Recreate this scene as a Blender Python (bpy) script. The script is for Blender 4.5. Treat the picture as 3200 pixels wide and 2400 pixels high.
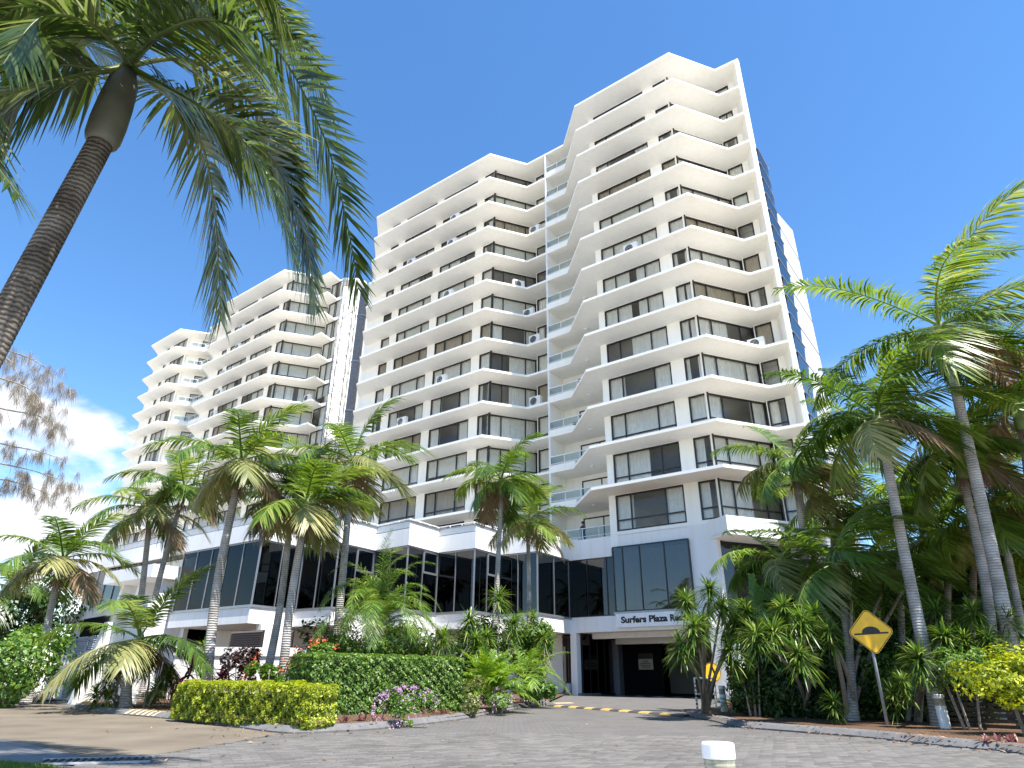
import bpy, math, random
import numpy as np
from mathutils import Vector, Matrix

for o in list(bpy.data.objects): bpy.data.objects.remove(o, do_unlink=True)
scene = bpy.context.scene
C = scene.collection
rad = math.radians

# ------------------------------------------------------------------ camera, sky, sun, exposure
CAMZ = 0.9
FPX, PITCH, ROLL = 2007.25, rad(24.665), rad(0.5853)
cam = bpy.data.cameras.new('camera'); camo = bpy.data.objects.new('camera', cam); C.objects.link(camo)
cam.sensor_width = 36; cam.lens = FPX / 3200 * 36; cam.clip_start = 0.05; cam.clip_end = 3000
camo.location = (0, 0, CAMZ)
camo.rotation_euler = (Matrix.Rotation(rad(90) + PITCH, 3, 'X') @ Matrix.Rotation(ROLL, 3, 'Z')).to_euler()
scene.camera = camo

SUN = Vector((0.30, -0.36, 0.884)).normalized()          # towards the sun
world = bpy.data.worlds.new('World'); scene.world = world; world.use_nodes = True
nt = world.node_tree; nt.nodes.clear()
def N(tree, t, **kw):
    n = tree.nodes.new(t)
    for k, v in kw.items(): setattr(n, k, v)
    return n
sky = N(nt, 'ShaderNodeTexSky', sky_type='NISHITA', sun_disc=False)
sky.sun_elevation = math.asin(SUN.z); sky.sun_rotation = math.atan2(SUN.x, SUN.y)
sky.air_density = 1.0; sky.dust_density = 0.0; sky.ozone_density = 3.5
bg = N(nt, 'ShaderNodeBackground'); bg.inputs[1].default_value = 0.130
out = N(nt, 'ShaderNodeOutputWorld')
tc = N(nt, 'ShaderNodeTexCoord'); sep = N(nt, 'ShaderNodeSeparateXYZ'); nt.links.new(tc.outputs['Generated'], sep.inputs[0])
mp = N(nt, 'ShaderNodeMapping'); mp.inputs['Scale'].default_value = (1.0, 1.0, 1.9); mp.inputs['Location'].default_value = (8.44, 5.42, 8.7)
nt.links.new(tc.outputs['Generated'], mp.inputs[0])
cn = N(nt, 'ShaderNodeTexNoise'); cn.inputs['Scale'].default_value = 3.6; cn.inputs['Detail'].default_value = 9; cn.inputs['Roughness'].default_value = 0.52
nt.links.new(mp.outputs[0], cn.inputs['Vector'])
cr = N(nt, 'ShaderNodeMapRange', interpolation_type='SMOOTHSTEP'); cr.inputs['From Min'].default_value = 0.52; cr.inputs['From Max'].default_value = 0.61
nt.links.new(cn.outputs['Fac'], cr.inputs['Value'])
el = N(nt, 'ShaderNodeMapRange', interpolation_type='SMOOTHSTEP'); el.inputs['From Min'].default_value = 0.42; el.inputs['From Max'].default_value = 0.30
nt.links.new(sep.outputs['Z'], el.inputs['Value'])
mm = N(nt, 'ShaderNodeMath', operation='MULTIPLY'); nt.links.new(cr.outputs[0], mm.inputs[0]); nt.links.new(el.outputs[0], mm.inputs[1])
hs = N(nt, 'ShaderNodeHueSaturation'); hs.inputs['Saturation'].default_value = 1.18; hs.inputs['Value'].default_value = 1.0
nt.links.new(sky.outputs[0], hs.inputs['Color'])
mx = N(nt, 'ShaderNodeMix', data_type='RGBA'); 
c2 = N(nt, 'ShaderNodeTexNoise'); c2.inputs['Scale'].default_value = 7; c2.inputs['Detail'].default_value = 6; nt.links.new(mp.outputs[0], c2.inputs['Vector'])
crp = N(nt, 'ShaderNodeValToRGB'); crp.color_ramp.elements[0].position = .35; crp.color_ramp.elements[0].color = (3.3, 3.5, 3.9, 1); crp.color_ramp.elements[1].position = .6; crp.color_ramp.elements[1].color = (5.2, 5.3, 5.5, 1)
nt.links.new(c2.outputs['Fac'], crp.inputs[0]); nt.links.new(crp.outputs[0], mx.inputs[7])
nt.links.new(mm.outputs[0], mx.inputs[0]); nt.links.new(hs.outputs[0], mx.inputs[6])
nt.links.new(mx.outputs[2], bg.inputs[0]); nt.links.new(bg.outputs[0], out.inputs[0])

sl = bpy.data.lights.new('sun', 'SUN'); sl.energy = 5.0; sl.angle = rad(0.53); sl.color = (1.0, 0.965, 0.9)
so = bpy.data.objects.new('sun', sl); C.objects.link(so); so.rotation_euler = SUN.to_track_quat('Z', 'Y').to_euler()
scene.view_settings.view_transform = 'Standard'; scene.view_settings.look = 'None'
scene.view_settings.gamma = 1.0; scene.view_settings.use_curve_mapping = False
scene.view_settings.exposure = 1.14
try:
    scene.cycles.max_bounces = 12; scene.cycles.transparent_max_bounces = 12
    scene.cycles.diffuse_bounces = 8; scene.cycles.glossy_bounces = 4; scene.cycles.transmission_bounces = 6
    scene.cycles.caustics_reflective = False; scene.cycles.caustics_refractive = False
except Exception: pass

# ------------------------------------------------------------------ helpers
def ray(px, py):
    a, b = px - 1600, py - 1200
    c_, s_ = math.cos(ROLL), math.sin(ROLL); a, b = a * c_ + b * s_, -a * s_ + b * c_
    c_, s_ = math.cos(PITCH), math.sin(PITCH)
    return np.array([a, FPX * c_ + b * s_, FPX * s_ - b * c_])
def G(px, py, z=0.0):                       # photo pixel -> point on the level plane z
    r = ray(px, py); t = (z - CAMZ) / r[2]; return np.array([r[0] * t, r[1] * t, z])
def D(px, py, y):                           # photo pixel -> point at forward distance y
    r = ray(px, py); t = y / r[1]; return np.array([r[0] * t, y, r[2] * t + CAMZ])

ORG = {}
def org(o): return ORG.get(o.name, np.zeros(3)) if o else np.zeros(3)
def tag(o, label=None, cat=None, group=None, kind=None):
    if label: o['label'] = label
    if cat: o['category'] = cat
    if group: o['group'] = group
    if kind: o['kind'] = kind
    return o
def thing(name, loc, label, cat, group=None):
    o = bpy.data.objects.new(name, None); C.objects.link(o); o.location = Vector([float(v) for v in loc]); o.empty_display_size = 0.2
    ORG[o.name] = np.array(loc, float)
    return tag(o, label, cat, group)
def link(name, me, parent=None, o_=None):
    ob = bpy.data.objects.new(name, me); C.objects.link(ob)
    if parent: ob.parent = parent
    ORG[ob.name] = org(parent) if o_ is None else np.array(o_, float)
    return ob

class MB:
    def __init__(s): s.v = []; s.f = []
    def add(s, vs, fs):
        n = len(s.v); s.v += [tuple(float(q) for q in p) for p in vs]; s.f += [tuple(i + n for i in f) for f in fs]
    def box(s, x0, x1, y0, y1, z0, z1, fr=None):
        vs = [(x, y, z) for z in (z0, z1) for y in (y0, y1) for x in (x0, x1)]
        if fr: vs = [fr(p) for p in vs]
        s.add(vs, [(0, 2, 3, 1), (4, 5, 7, 6), (0, 1, 5, 4), (2, 6, 7, 3), (0, 4, 6, 2), (1, 3, 7, 5)])
    def prism(s, pts, z0, z1):
        n = len(pts)
        a = sum(pts[i][0] * pts[(i + 1) % n][1] - pts[(i + 1) % n][0] * pts[i][1] for i in range(n))
        if a < 0: pts = pts[::-1]
        s.add([(p[0], p[1], z0) for p in pts] + [(p[0], p[1], z1) for p in pts],
              [tuple(range(n))[::-1], tuple(range(n, 2 * n))] + [(i, (i + 1) % n, (i + 1) % n + n, i + n) for i in range(n)])
    def run(s, pts, t, z0, z1, closed=False):      # mitred wall, thickness t to the left of the direction of travel
        P = [np.array(p[:2], float) for p in pts]; n = len(P); off = []
        def nrm(a, b): d = b - a; d = d / np.hypot(*d); return np.array([-d[1], d[0]])
        for i in range(n):
            if closed or 0 < i < n - 1:
                a, b = nrm(P[i - 1], P[i]), nrm(P[i], P[(i + 1) % n]); m = a + b; m = m / np.hypot(*m); off.append(P[i] + m * t / max(0.3, m @ a))
            else:
                off.append(P[i] + (nrm(P[0], P[1]) if i == 0 else nrm(P[-2], P[-1])) * t)
        vs = [(q[0], q[1], z) for z in (z0, z1) for q in P + off]
        fs = []
        for i in range(n if closed else n - 1):
            j = (i + 1) % n
            fs += [(i, j, j + 2 * n, i + 2 * n), (j + n, i + n, i + 3 * n, j + 3 * n), (i + 2 * n, j + 2 * n, j + 3 * n, i + 3 * n), (i, i + n, j + n, j)]
        if not closed:
            fs += [(0, 2 * n, 3 * n, n), (n - 1, 2 * n - 1, 4 * n - 1, 3 * n - 1)]
        s.add(vs, fs)
    def tube(s, pts, rs, n=10, cap=True):
        P = [np.array(p, float) for p in pts]
        if np.isscalar(rs): rs = [rs] * len(P)
        ref = np.array([0.31, 0.17, 0.93]); vs = []
        for i, p in enumerate(P):
            d = P[min(i + 1, len(P) - 1)] - P[max(i - 1, 0)]; d = d / (np.linalg.norm(d) + 1e-9)
            if i == 0:
                ref = np.array([1.0, 0, 0]) if abs(d[0]) < 0.8 else np.array([0, 1.0, 0])
            u = ref - d * (ref @ d); u /= np.linalg.norm(u) + 1e-9; ref = u; w = np.cross(d, u)
            vs += [p + (u * math.cos(a) + w * math.sin(a)) * rs[i] for a in np.linspace(0, 2 * math.pi, n, endpoint=False)]
        fs = [(k * n + i, k * n + (i + 1) % n, (k + 1) * n + (i + 1) % n, (k + 1) * n + i) for k in range(len(P) - 1) for i in range(n)]
        if cap: fs += [tuple(range(n))[::-1], tuple(range((len(P) - 1) * n, len(P) * n))]
        s.add(vs, fs)
    def lathe(s, c, prof, n=24):
        vs = [(c[0] + r * math.cos(a), c[1] + r * math.sin(a), c[2] + z) for r, z in prof for a in np.linspace(0, 2 * math.pi, n, endpoint=False)]
        m = len(prof)
        s.add(vs, [(k * n + i, k * n + (i + 1) % n, (k + 1) * n + (i + 1) % n, (k + 1) * n + i) for k in range(m - 1) for i in range(n)] + [tuple(range(n))[::-1], tuple(range((m - 1) * n, m * n))])
    def mesh(s, name, mat, o=(0, 0, 0), smooth=False, bevel=0):
        me = bpy.data.meshes.new(name)
        me.from_pydata([(p[0] - o[0], p[1] - o[1], p[2] - o[2]) for p in s.v], [], s.f)
        if mat: me.materials.append(mat)
        if smooth: me.polygons.foreach_set('use_smooth', [True] * len(me.polygons))
        me.update()
        return me
    def build(s, name, mat, parent=None, smooth=False, bevel=0, loc=None):
        if parent is None and loc is not None:
            ob = link(name, s.mesh(name, mat, loc, smooth), None, loc); ob.location = Vector([float(q) for q in loc])
        else:
            ob = link(name, s.mesh(name, mat, org(parent), smooth), parent)
        if bevel:
            b = ob.modifiers.new('bevel', 'BEVEL'); b.width = bevel; b.segments = 2; b.limit_method = 'ANGLE'
        return ob

def npmesh(name, V, F, mat, shade=None, smooth=False, o=(0, 0, 0)):
    """V (n,3), F (m,4) quads -> mesh with a per-vertex 'shade' float"""
    me = bpy.data.meshes.new(name); V = np.asarray(V, np.float32) - np.asarray(o, np.float32); F = np.asarray(F, np.int32)
    me.vertices.add(len(V)); me.vertices.foreach_set('co', V.ravel())
    me.loops.add(F.size); me.loops.foreach_set('vertex_index', F.ravel())
    me.polygons.add(len(F)); k = F.shape[1]
    me.polygons.foreach_set('loop_start', np.arange(0, F.size, k, dtype=np.int32)); me.polygons.foreach_set('loop_total', np.full(len(F), k, np.int32))
    if smooth: me.polygons.foreach_set('use_smooth', np.ones(len(F), bool))
    me.materials.append(mat)
    if shade is not None:
        at = me.attributes.new('shade', 'FLOAT', 'POINT'); at.data.foreach_set('value', np.asarray(shade, np.float32))
    me.update(calc_edges=True); me.validate()
    return me

def unit(a): return a / (np.linalg.norm(a, axis=-1, keepdims=True) + 1e-9)
def strips(base, d, L, W, nrm, droop, seg=3, rng=None, wind=(0, 0, 0), prof=None, fold=0.0):
    """strap leaves: base,d,nrm (n,3); L,W,droop (n,)"""
    n = len(base); L = np.broadcast_to(L, n); W = np.broadcast_to(W, n); droop = np.broadcast_to(droop, n)
    d = unit(d); side = unit(np.cross(d, nrm)); t = np.linspace(0, 1, seg + 1)
    prof = np.interp(t, [0, .25, .6, 1], [.45, 1, .8, .04]) if prof is None else np.interp(t, np.linspace(0, 1, len(prof)), prof)
    w = np.asarray(wind, float)
    c = base[:, None] + d[:, None] * (L[:, None] * t)[..., None] + np.array([0, 0, -1.0]) * (L * droop)[:, None, None] * (t ** 2)[None, :, None] + w * L[:, None, None] * (t ** 1.7)[None, :, None]
    o = side[:, None] * (W[:, None] * prof[None] * 0.5)[..., None]
    V = np.stack([c - o, c + o], 2).reshape(-1, 3)
    k = 2 * (seg + 1); i0 = (np.arange(n) * k)[:, None] + (np.arange(seg) * 2)[None]
    F = np.stack([i0, i0 + 1, i0 + 3, i0 + 2], -1).reshape(-1, 4)
    sh = np.repeat((rng or np.random.default_rng(1)).random(n), k)
    return V, F, sh
def cat(parts):
    Vs, Fs, Ss, n = [], [], [], 0
    for V, F, s in parts:
        Vs.append(V); Fs.append(F + n); Ss.append(s); n += len(V)
    return np.concatenate(Vs), np.concatenate(Fs), np.concatenate(Ss)
def leaves(c, nrm, size, rng, aspect=0.5, fold=0.25, vary=0.35):
    """folded diamond leaves at c with normals nrm"""
    n = len(c); r = unit(rng.normal(size=(n, 3))); d = unit(r - nrm * (r * nrm).sum(1, keepdims=True)); s = np.cross(d, nrm)
    L = (size * (1 + vary * rng.normal(size=n)).clip(.4, 1.8))[:, None]
    V = np.stack([c - d * L * .5, c + s * L * aspect * .5 + nrm * L * fold * .4, c + d * L * .5, c - s * L * aspect * .5 + nrm * L * fold * .4], 1).reshape(-1, 3)
    F = (np.arange(n) * 4)[:, None] + np.array([[0, 1, 2, 3]])
    return V, F, np.repeat(rng.random(n), 4)

# ------------------------------------------------------------------ materials
def newmat(name):
    m = bpy.data.materials.new(name); m.use_nodes = True; t = m.node_tree
    return m, t, t.nodes['Principled BSDF'], t.nodes['Material Output']
def ramp(t, stops):
    r = t.nodes.new('ShaderNodeValToRGB'); e = r.color_ramp.elements
    while len(e) < len(stops): e.new(0.5)
    for q, (p, c) in zip(e, stops): q.position = p; q.color = (*c, 1)
    return r
def flat(name, col, rough=0.5, spec=0.5, var=0.06, scale=3.0, bump=0.0, metal=0.0, bscale=60):
    m, t, b, o = newmat(name)
    n = t.nodes.new('ShaderNodeTexNoise'); n.inputs['Scale'].default_value = scale; n.inputs['Detail'].default_value = 6
    g = t.nodes.new('ShaderNodeNewGeometry'); t.links.new(g.outputs['Position'], n.inputs['Vector'])
    r = ramp(t, [(0.3, tuple(max(0, c * (1 - var)) for c in col)), (0.7, tuple(min(1, c * (1 + var)) for c in col))])
    t.links.new(n.outputs['Fac'], r.inputs[0]); t.links.new(r.outputs[0], b.inputs['Base Color'])
    b.inputs['Roughness'].default_value = rough; b.inputs['Specular IOR Level'].default_value = spec; b.inputs['Metallic'].default_value = metal
    if bump:
        n2 = t.nodes.new('ShaderNodeTexNoise'); n2.inputs['Scale'].default_value = bscale; n2.inputs['Detail'].default_value = 5; t.links.new(g.outputs['Position'], n2.inputs['Vector'])
        bp = t.nodes.new('ShaderNodeBump'); bp.inputs['Strength'].default_value = bump; bp.inputs['Distance'].default_value = 0.02
        t.links.new(n2.outputs['Fac'], bp.inputs['Height']); t.links.new(bp.outputs[0], b.inputs['Normal'])
    return m
def render_mat(name, col, streak=0.05):                       # painted render with faint vertical streaks
    m, t, b, o = newmat(name); g = t.nodes.new('ShaderNodeNewGeometry')
    mp_ = t.nodes.new('ShaderNodeMapping'); mp_.inputs['Scale'].default_value = (2.2, 2.2, 0.16); t.links.new(g.outputs['Position'], mp_.inputs[0])
    n = t.nodes.new('ShaderNodeTexNoise'); n.inputs['Scale'].default_value = 1.3; n.inputs['Detail'].default_value = 7; n.inputs['Roughness'].default_value = .62; t.links.new(mp_.outputs[0], n.inputs['Vector'])
    r = ramp(t, [(0.32, tuple(c * (1 - streak) * f for c, f in zip(col, (1, .985, .95)))), (0.55, col)])
    t.links.new(n.outputs['Fac'], r.inputs[0]); t.links.new(r.outputs[0], b.inputs['Base Color']); b.inputs['Roughness'].default_value = 0.75; b.inputs['Specular IOR Level'].default_value = .25
    n2 = t.nodes.new('ShaderNodeTexNoise'); n2.inputs['Scale'].default_value = 45; n2.inputs['Detail'].default_value = 4; t.links.new(g.outputs['Position'], n2.inputs['Vector'])
    bp = t.nodes.new('ShaderNodeBump'); bp.inputs['Strength'].default_value = 0.12; bp.inputs['Distance'].default_value = 0.01
    t.links.new(n2.outputs['Fac'], bp.inputs['Height']); t.links.new(bp.outputs[0], b.inputs['Normal'])
    return m
def leafmat(name, stops, trans=0.35, rough=0.42, spec=0.45):
    m, t, b, o = newmat(name)
    a = t.nodes.new('ShaderNodeAttribute'); a.attribute_name = 'shade'
    r = ramp(t, stops); t.links.new(a.outputs['Fac'], r.inputs[0]); t.links.new(r.outputs[0], b.inputs['Base Color'])
    b.inputs['Roughness'].default_value = rough; b.inputs['Specular IOR Level'].default_value = spec
    tr = t.nodes.new('ShaderNodeBsdfTranslucent'); hs_ = t.nodes.new('ShaderNodeHueSaturation'); hs_.inputs['Hue'].default_value = 0.485; hs_.inputs['Value'].default_value = 1.5; hs_.inputs['Saturation'].default_value = 1.1
    t.links.new(r.outputs[0], hs_.inputs['Color']); t.links.new(hs_.outputs[0], tr.inputs['Color'])
    mx_ = t.nodes.new('ShaderNodeMixShader'); mx_.inputs[0].default_value = trans
    t.links.new(b.outputs[0], mx_.inputs[1]); t.links.new(tr.outputs[0], mx_.inputs[2]); t.links.new(mx_.outputs[0], o.inputs['Surface'])
    return m
def glassmat(name, tint, ior=1.5, rough=0.01, gain=1.0):
    m, t, b, o = newmat(name); t.nodes.remove(b)
    tr = t.nodes.new('ShaderNodeBsdfTransparent'); tr.inputs[0].default_value = (*tint, 1)
    gl = t.nodes.new('ShaderNodeBsdfGlossy'); gl.inputs['Roughness'].default_value = rough; gl.inputs[0].default_value = (gain, gain, gain, 1)
    fr = t.nodes.new('ShaderNodeFresnel'); fr.inputs[0].default_value = ior
    n = t.nodes.new('ShaderNodeTexNoise'); n.inputs['Scale'].default_value = .8; g = t.nodes.new('ShaderNodeNewGeometry'); t.links.new(g.outputs['Position'], n.inputs['Vector'])
    bp = t.nodes.new('ShaderNodeBump'); bp.inputs['Strength'].default_value = .03; bp.inputs['Distance'].default_value = .1; t.links.new(n.outputs['Fac'], bp.inputs['Height'])
    t.links.new(bp.outputs[0], gl.inputs['Normal'])
    mx_ = t.nodes.new('ShaderNodeMixShader'); t.links.new(fr.outputs[0], mx_.inputs[0]); t.links.new(tr.outputs[0], mx_.inputs[1]); t.links.new(gl.outputs[0], mx_.inputs[2])
    t.links.new(mx_.outputs[0], o.inputs['Surface']); return m

WHITE = render_mat('white_render', (0.90, 0.872, 0.81), .04)
WALLW = render_mat('wall_render', (0.88, 0.865, 0.825), .04)
PODW = render_mat('podium_render', (0.80, 0.79, 0.765), .06)
GREYW = render_mat('grey_render', (0.55, 0.56, 0.56))
INNER = flat('interior_wall', (0.72, 0.70, 0.65), .8, .2)
DARKIN = flat('dark_interior', (0.008, 0.008, 0.009), .8, .05)  # near-black colour stands in for the unlit depth of interiors
FRAME = flat('dark_aluminium', (0.012, 0.012, 0.014), .35, .5)
GREYMET = flat('grey_aluminium', (0.30, 0.31, 0.33), .35, .5, metal=.6)
WMETAL = flat('white_metal', (0.78, 0.78, 0.77), .35, .5)
GLASS = glassmat('window_glass', (0.97, 0.985, 0.975), 1.45)
RAILGL = glassmat('rail_glass', (0.60, 0.70, 0.70), 1.45)
DGLASS = glassmat('tinted_glass', (0.07, 0.07, 0.078), 1.6)
RGLASS = glassmat('mirror_tint_glass', (0.34, 0.33, 0.33), 2.0, .01, .75)
TGLASS = glassmat('tinted_reflective_glass', (0.06, 0.06, 0.068), 1.6, .01, .42)
BLUEGL = glassmat('stair_glass', (0.10, 0.12, 0.2), 2.0)
CURT = flat('curtain', (0.90, 0.89, 0.85), .9, .1)
CURTT = flat('tan_curtain', (0.50, 0.43, 0.34), .9, .1)
BLIND = flat('roller_blind', (0.86, 0.86, 0.80), .8, .1)
ACM = flat('unit_casing', (0.72, 0.71, 0.67), .5, .4)
BLACK = flat('black_paint', (0.012, 0.012, 0.013), .5, .4)
YELLOW = flat('sign_yellow', (0.88, 0.48, 0.02), .45, .4)
KYEL = flat('kerb_yellow', (0.46, 0.30, 0.10), .7, .3, .2, 14)
RUBBER = flat('black_rubber', (0.06, 0.058, 0.057), .8, .3)
STEEL = flat('galvanised_pole', (0.36, 0.38, 0.40), .45, .5, .15, 30)
KERB = flat('kerb_concrete', (0.145, 0.14, 0.138), .9, .2, .16, 6, .3)
CONC = flat('concrete', (0.19, 0.187, 0.18), .9, .2, .15, 4, .3)
BARK = flat('cane_bark', (0.30, 0.255, 0.205), .9, .2, .3, 18, .6, bscale=25)
PIPEW = flat('bollard_white', (0.76, 0.77, 0.79), .4, .4, .05)
LOUV = flat('gate_louvre', (0.24, 0.30, 0.37), .5, .4)
BRN = flat('brown_louvre', (0.10, 0.075, 0.06), .6, .3)
SKIN = flat('skin', (0.5, 0.30, 0.22), .6, .3)
CLOTH = flat('dark_shirt', (0.05, 0.06, 0.10), .9, .1)
HAIR = flat('brown_hair', (0.05, 0.03, 0.02), .6, .3)

def trunkmat(name, light, dark, freq, dist=1.6, mott=(.45, .45, .42)):
    m, t, b, o = newmat(name); g = t.nodes.new('ShaderNodeNewGeometry'); s_ = t.nodes.new('ShaderNodeSeparateXYZ'); t.links.new(g.outputs['Position'], s_.inputs[0])
    n = t.nodes.new('ShaderNodeTexNoise'); n.inputs['Scale'].default_value = 2.2; n.inputs['Detail'].default_value = 7; t.links.new(g.outputs['Position'], n.inputs['Vector'])
    w = t.nodes.new('ShaderNodeTexWave'); w.bands_direction = 'Z'; w.inputs['Scale'].default_value = freq; w.inputs['Distortion'].default_value = dist; w.inputs['Detail'].default_value = 4; w.inputs['Detail Scale'].default_value = 2.5; t.links.new(g.outputs['Position'], w.inputs['Vector'])
    r = ramp(t, [(0.0, dark), (0.35, tuple(.5 * (a + c) for a, c in zip(light, dark))), (0.6, light)]); t.links.new(w.outputs['Fac'], r.inputs[0])
    r2 = ramp(t, [(0.36, mott), (0.62, (1, 1, 1))]); t.links.new(n.outputs['Fac'], r2.inputs[0])
    mu = t.nodes.new('ShaderNodeMix'); mu.data_type = 'RGBA'; mu.blend_type = 'MULTIPLY'; mu.inputs[0].default_value = 1
    t.links.new(r.outputs[0], mu.inputs[6]); t.links.new(r2.outputs[0], mu.inputs[7]); t.links.new(mu.outputs[2], b.inputs['Base Color'])
    b.inputs['Roughness'].default_value = .85; b.inputs['Specular IOR Level'].default_value = .2
    bp = t.nodes.new('ShaderNodeBump'); bp.inputs['Strength'].default_value = .7; bp.inputs['Distance'].default_value = .02; t.links.new(w.outputs['Fac'], bp.inputs['Height']); t.links.new(bp.outputs[0], b.inputs['Normal'])
    return m
TRUNK = trunkmat('palm_trunk', (0.47, 0.445, 0.42), (0.31, 0.285, 0.265), 5.0, 2.0, (.62, .61, .58))
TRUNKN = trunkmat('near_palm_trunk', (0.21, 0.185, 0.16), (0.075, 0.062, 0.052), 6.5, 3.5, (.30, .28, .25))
SHAFT = flat('crownshaft', (0.16, 0.22, 0.075), .5, .4, .18, 5)
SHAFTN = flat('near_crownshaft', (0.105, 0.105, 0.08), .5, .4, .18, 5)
FROND = leafmat('palm_leaf', [(0, (.028, .062, .010)), (.45, (.085, .16, .022)), (.8, (.18, .27, .04)), (1, (.36, .38, .11))], .38, .36, .5)
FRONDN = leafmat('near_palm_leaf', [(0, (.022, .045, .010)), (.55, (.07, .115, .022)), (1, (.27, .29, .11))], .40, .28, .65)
FRONDY = leafmat('yellowing_palm_leaf', [(0, (.10, .13, .035)), (.5, (.26, .27, .09)), (1, (.48, .42, .19))], .32)
DEAD = leafmat('dead_palm_leaf', [(0, (.14, .085, .05)), (.6, (.27, .18, .11)), (1, (.42, .31, .20))], .2)
BROWNBR = flat('rachis', (0.16, 0.17, 0.07), .55, .4)
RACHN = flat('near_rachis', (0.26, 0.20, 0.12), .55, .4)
DRAC = leafmat('strap_leaf', [(0, (.03, .075, .012)), (.5, (.085, .175, .024)), (.85, (.20, .30, .05)), (1, (.42, .46, .14))], .32, .34, .5)
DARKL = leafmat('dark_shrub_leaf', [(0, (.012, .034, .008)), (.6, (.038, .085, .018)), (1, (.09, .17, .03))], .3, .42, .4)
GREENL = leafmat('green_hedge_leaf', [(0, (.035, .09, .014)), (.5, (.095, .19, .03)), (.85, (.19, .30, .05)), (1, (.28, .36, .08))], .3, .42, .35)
YELL = leafmat('golden_hedge_leaf', [(0, (.10, .16, .012)), (.5, (.29, .36, .025)), (1, (.55, .56, .06))], .34, .4, .4)
LIMEL = leafmat('lime_palm_leaf', [(0, (.06, .13, .015)), (.5, (.15, .28, .03)), (1, (.32, .45, .07))], .36)
BRIGHTL = leafmat('bright_shrub_leaf', [(0, (.04, .10, .014)), (.6, (.10, .21, .03)), (1, (.24, .34, .05))], .34)
REDL = leafmat('red_cordyline_leaf', [(0, (.07, .012, .018)), (.6, (.17, .025, .04)), (1, (.32, .07, .09))], .3)
DKREDL = leafmat('copper_leaf', [(0, (.03, .014, .012)), (.6, (.075, .03, .026)), (1, (.15, .07, .05))], .25)
RHOEO = leafmat('rhoeo_leaf', [(0, (.12, .05, .045)), (.6, (.27, .13, .11)), (1, (.42, .26, .2))], .25)
ORANGE = leafmat('orange_flower', [(0, (.55, .08, .02)), (1, (.85, .22, .08))], .25)
PINK = leafmat('pink_flower', [(0, (.45, .16, .42)), (1, (.75, .50, .72))], .25)
CASU = leafmat('casuarina_tuft', [(0, (.16, .13, .09)), (1, (.36, .31, .23))], .4)
FRONDSUN = leafmat('sunlit_palm_leaf', [(0, (.05, .11, .014)), (.5, (.13, .23, .03)), (1, (.32, .40, .07))], .4, .42, .4)  # lighter copy of the palm leaf, sunlight put into its colour
STRIPE = flat('cream_stripe', (.60, .49, .27), .8, .2, .15, 14)
LENS = flat('ribbed_lens', (.30, .29, .21), .18, .6, .25, 25)
DSLAT = flat('fence_slat_dark', (.045, .035, .028), .8, .2, .3, 10)
RUST = leafmat('rust_fern_leaf', [(0, (.20, .08, .02)), (1, (.42, .20, .06))], .3)

# ------------------------------------------------------------------ ground
def sheet(name, pts, z, mat):
    mb = MB(); n = len(pts); mb.add([(p[0], p[1], z) for p in pts], [tuple(range(n))])
    me = mb.mesh(name, mat)
    if me.polygons[0].normal.z < 0: me.flip_normals()
    o = link(name, me); tag(o, kind='structure'); return o
def brickmat(name):
    m, t, b, o = newmat(name); g = t.nodes.new('ShaderNodeNewGeometry')
    br = t.nodes.new('ShaderNodeTexBrick'); br.inputs['Scale'].default_value = 1; br.inputs['Brick Width'].default_value = .23; br.inputs['Row Height'].default_value = .115; br.inputs['Mortar Size'].default_value = .006
    br.inputs['Color1'].default_value = (.122, .116, .108, 1); br.inputs['Color2'].default_value = (.142, .135, .129, 1); br.inputs['Mortar'].default_value = (.075, .07, .067, 1)
    t.links.new(g.outputs['Position'], br.inputs['Vector'])
    n = t.nodes.new('ShaderNodeTexNoise'); n.inputs['Scale'].default_value = .7; n.inputs['Detail'].default_value = 10; n.inputs['Roughness'].default_value = .65; t.links.new(g.outputs['Position'], n.inputs['Vector'])
    r = ramp(t, [(.28, (.76, .735, .71)), (.47, (.97, .95, .94)), (.72, (1.08, 1.06, 1.06))]); t.links.new(n.outputs['Fac'], r.inputs[0])
    mu = t.nodes.new('ShaderNodeMix'); mu.data_type = 'RGBA'; mu.blend_type = 'MULTIPLY'; mu.inputs[0].default_value = 1
    t.links.new(br.outputs['Color'], mu.inputs[6]); t.links.new(r.outputs[0], mu.inputs[7]); t.links.new(mu.outputs[2], b.inputs['Base Color']); b.inputs['Roughness'].default_value = .9; b.inputs['Specular IOR Level'].default_value = .2
    return m
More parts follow.
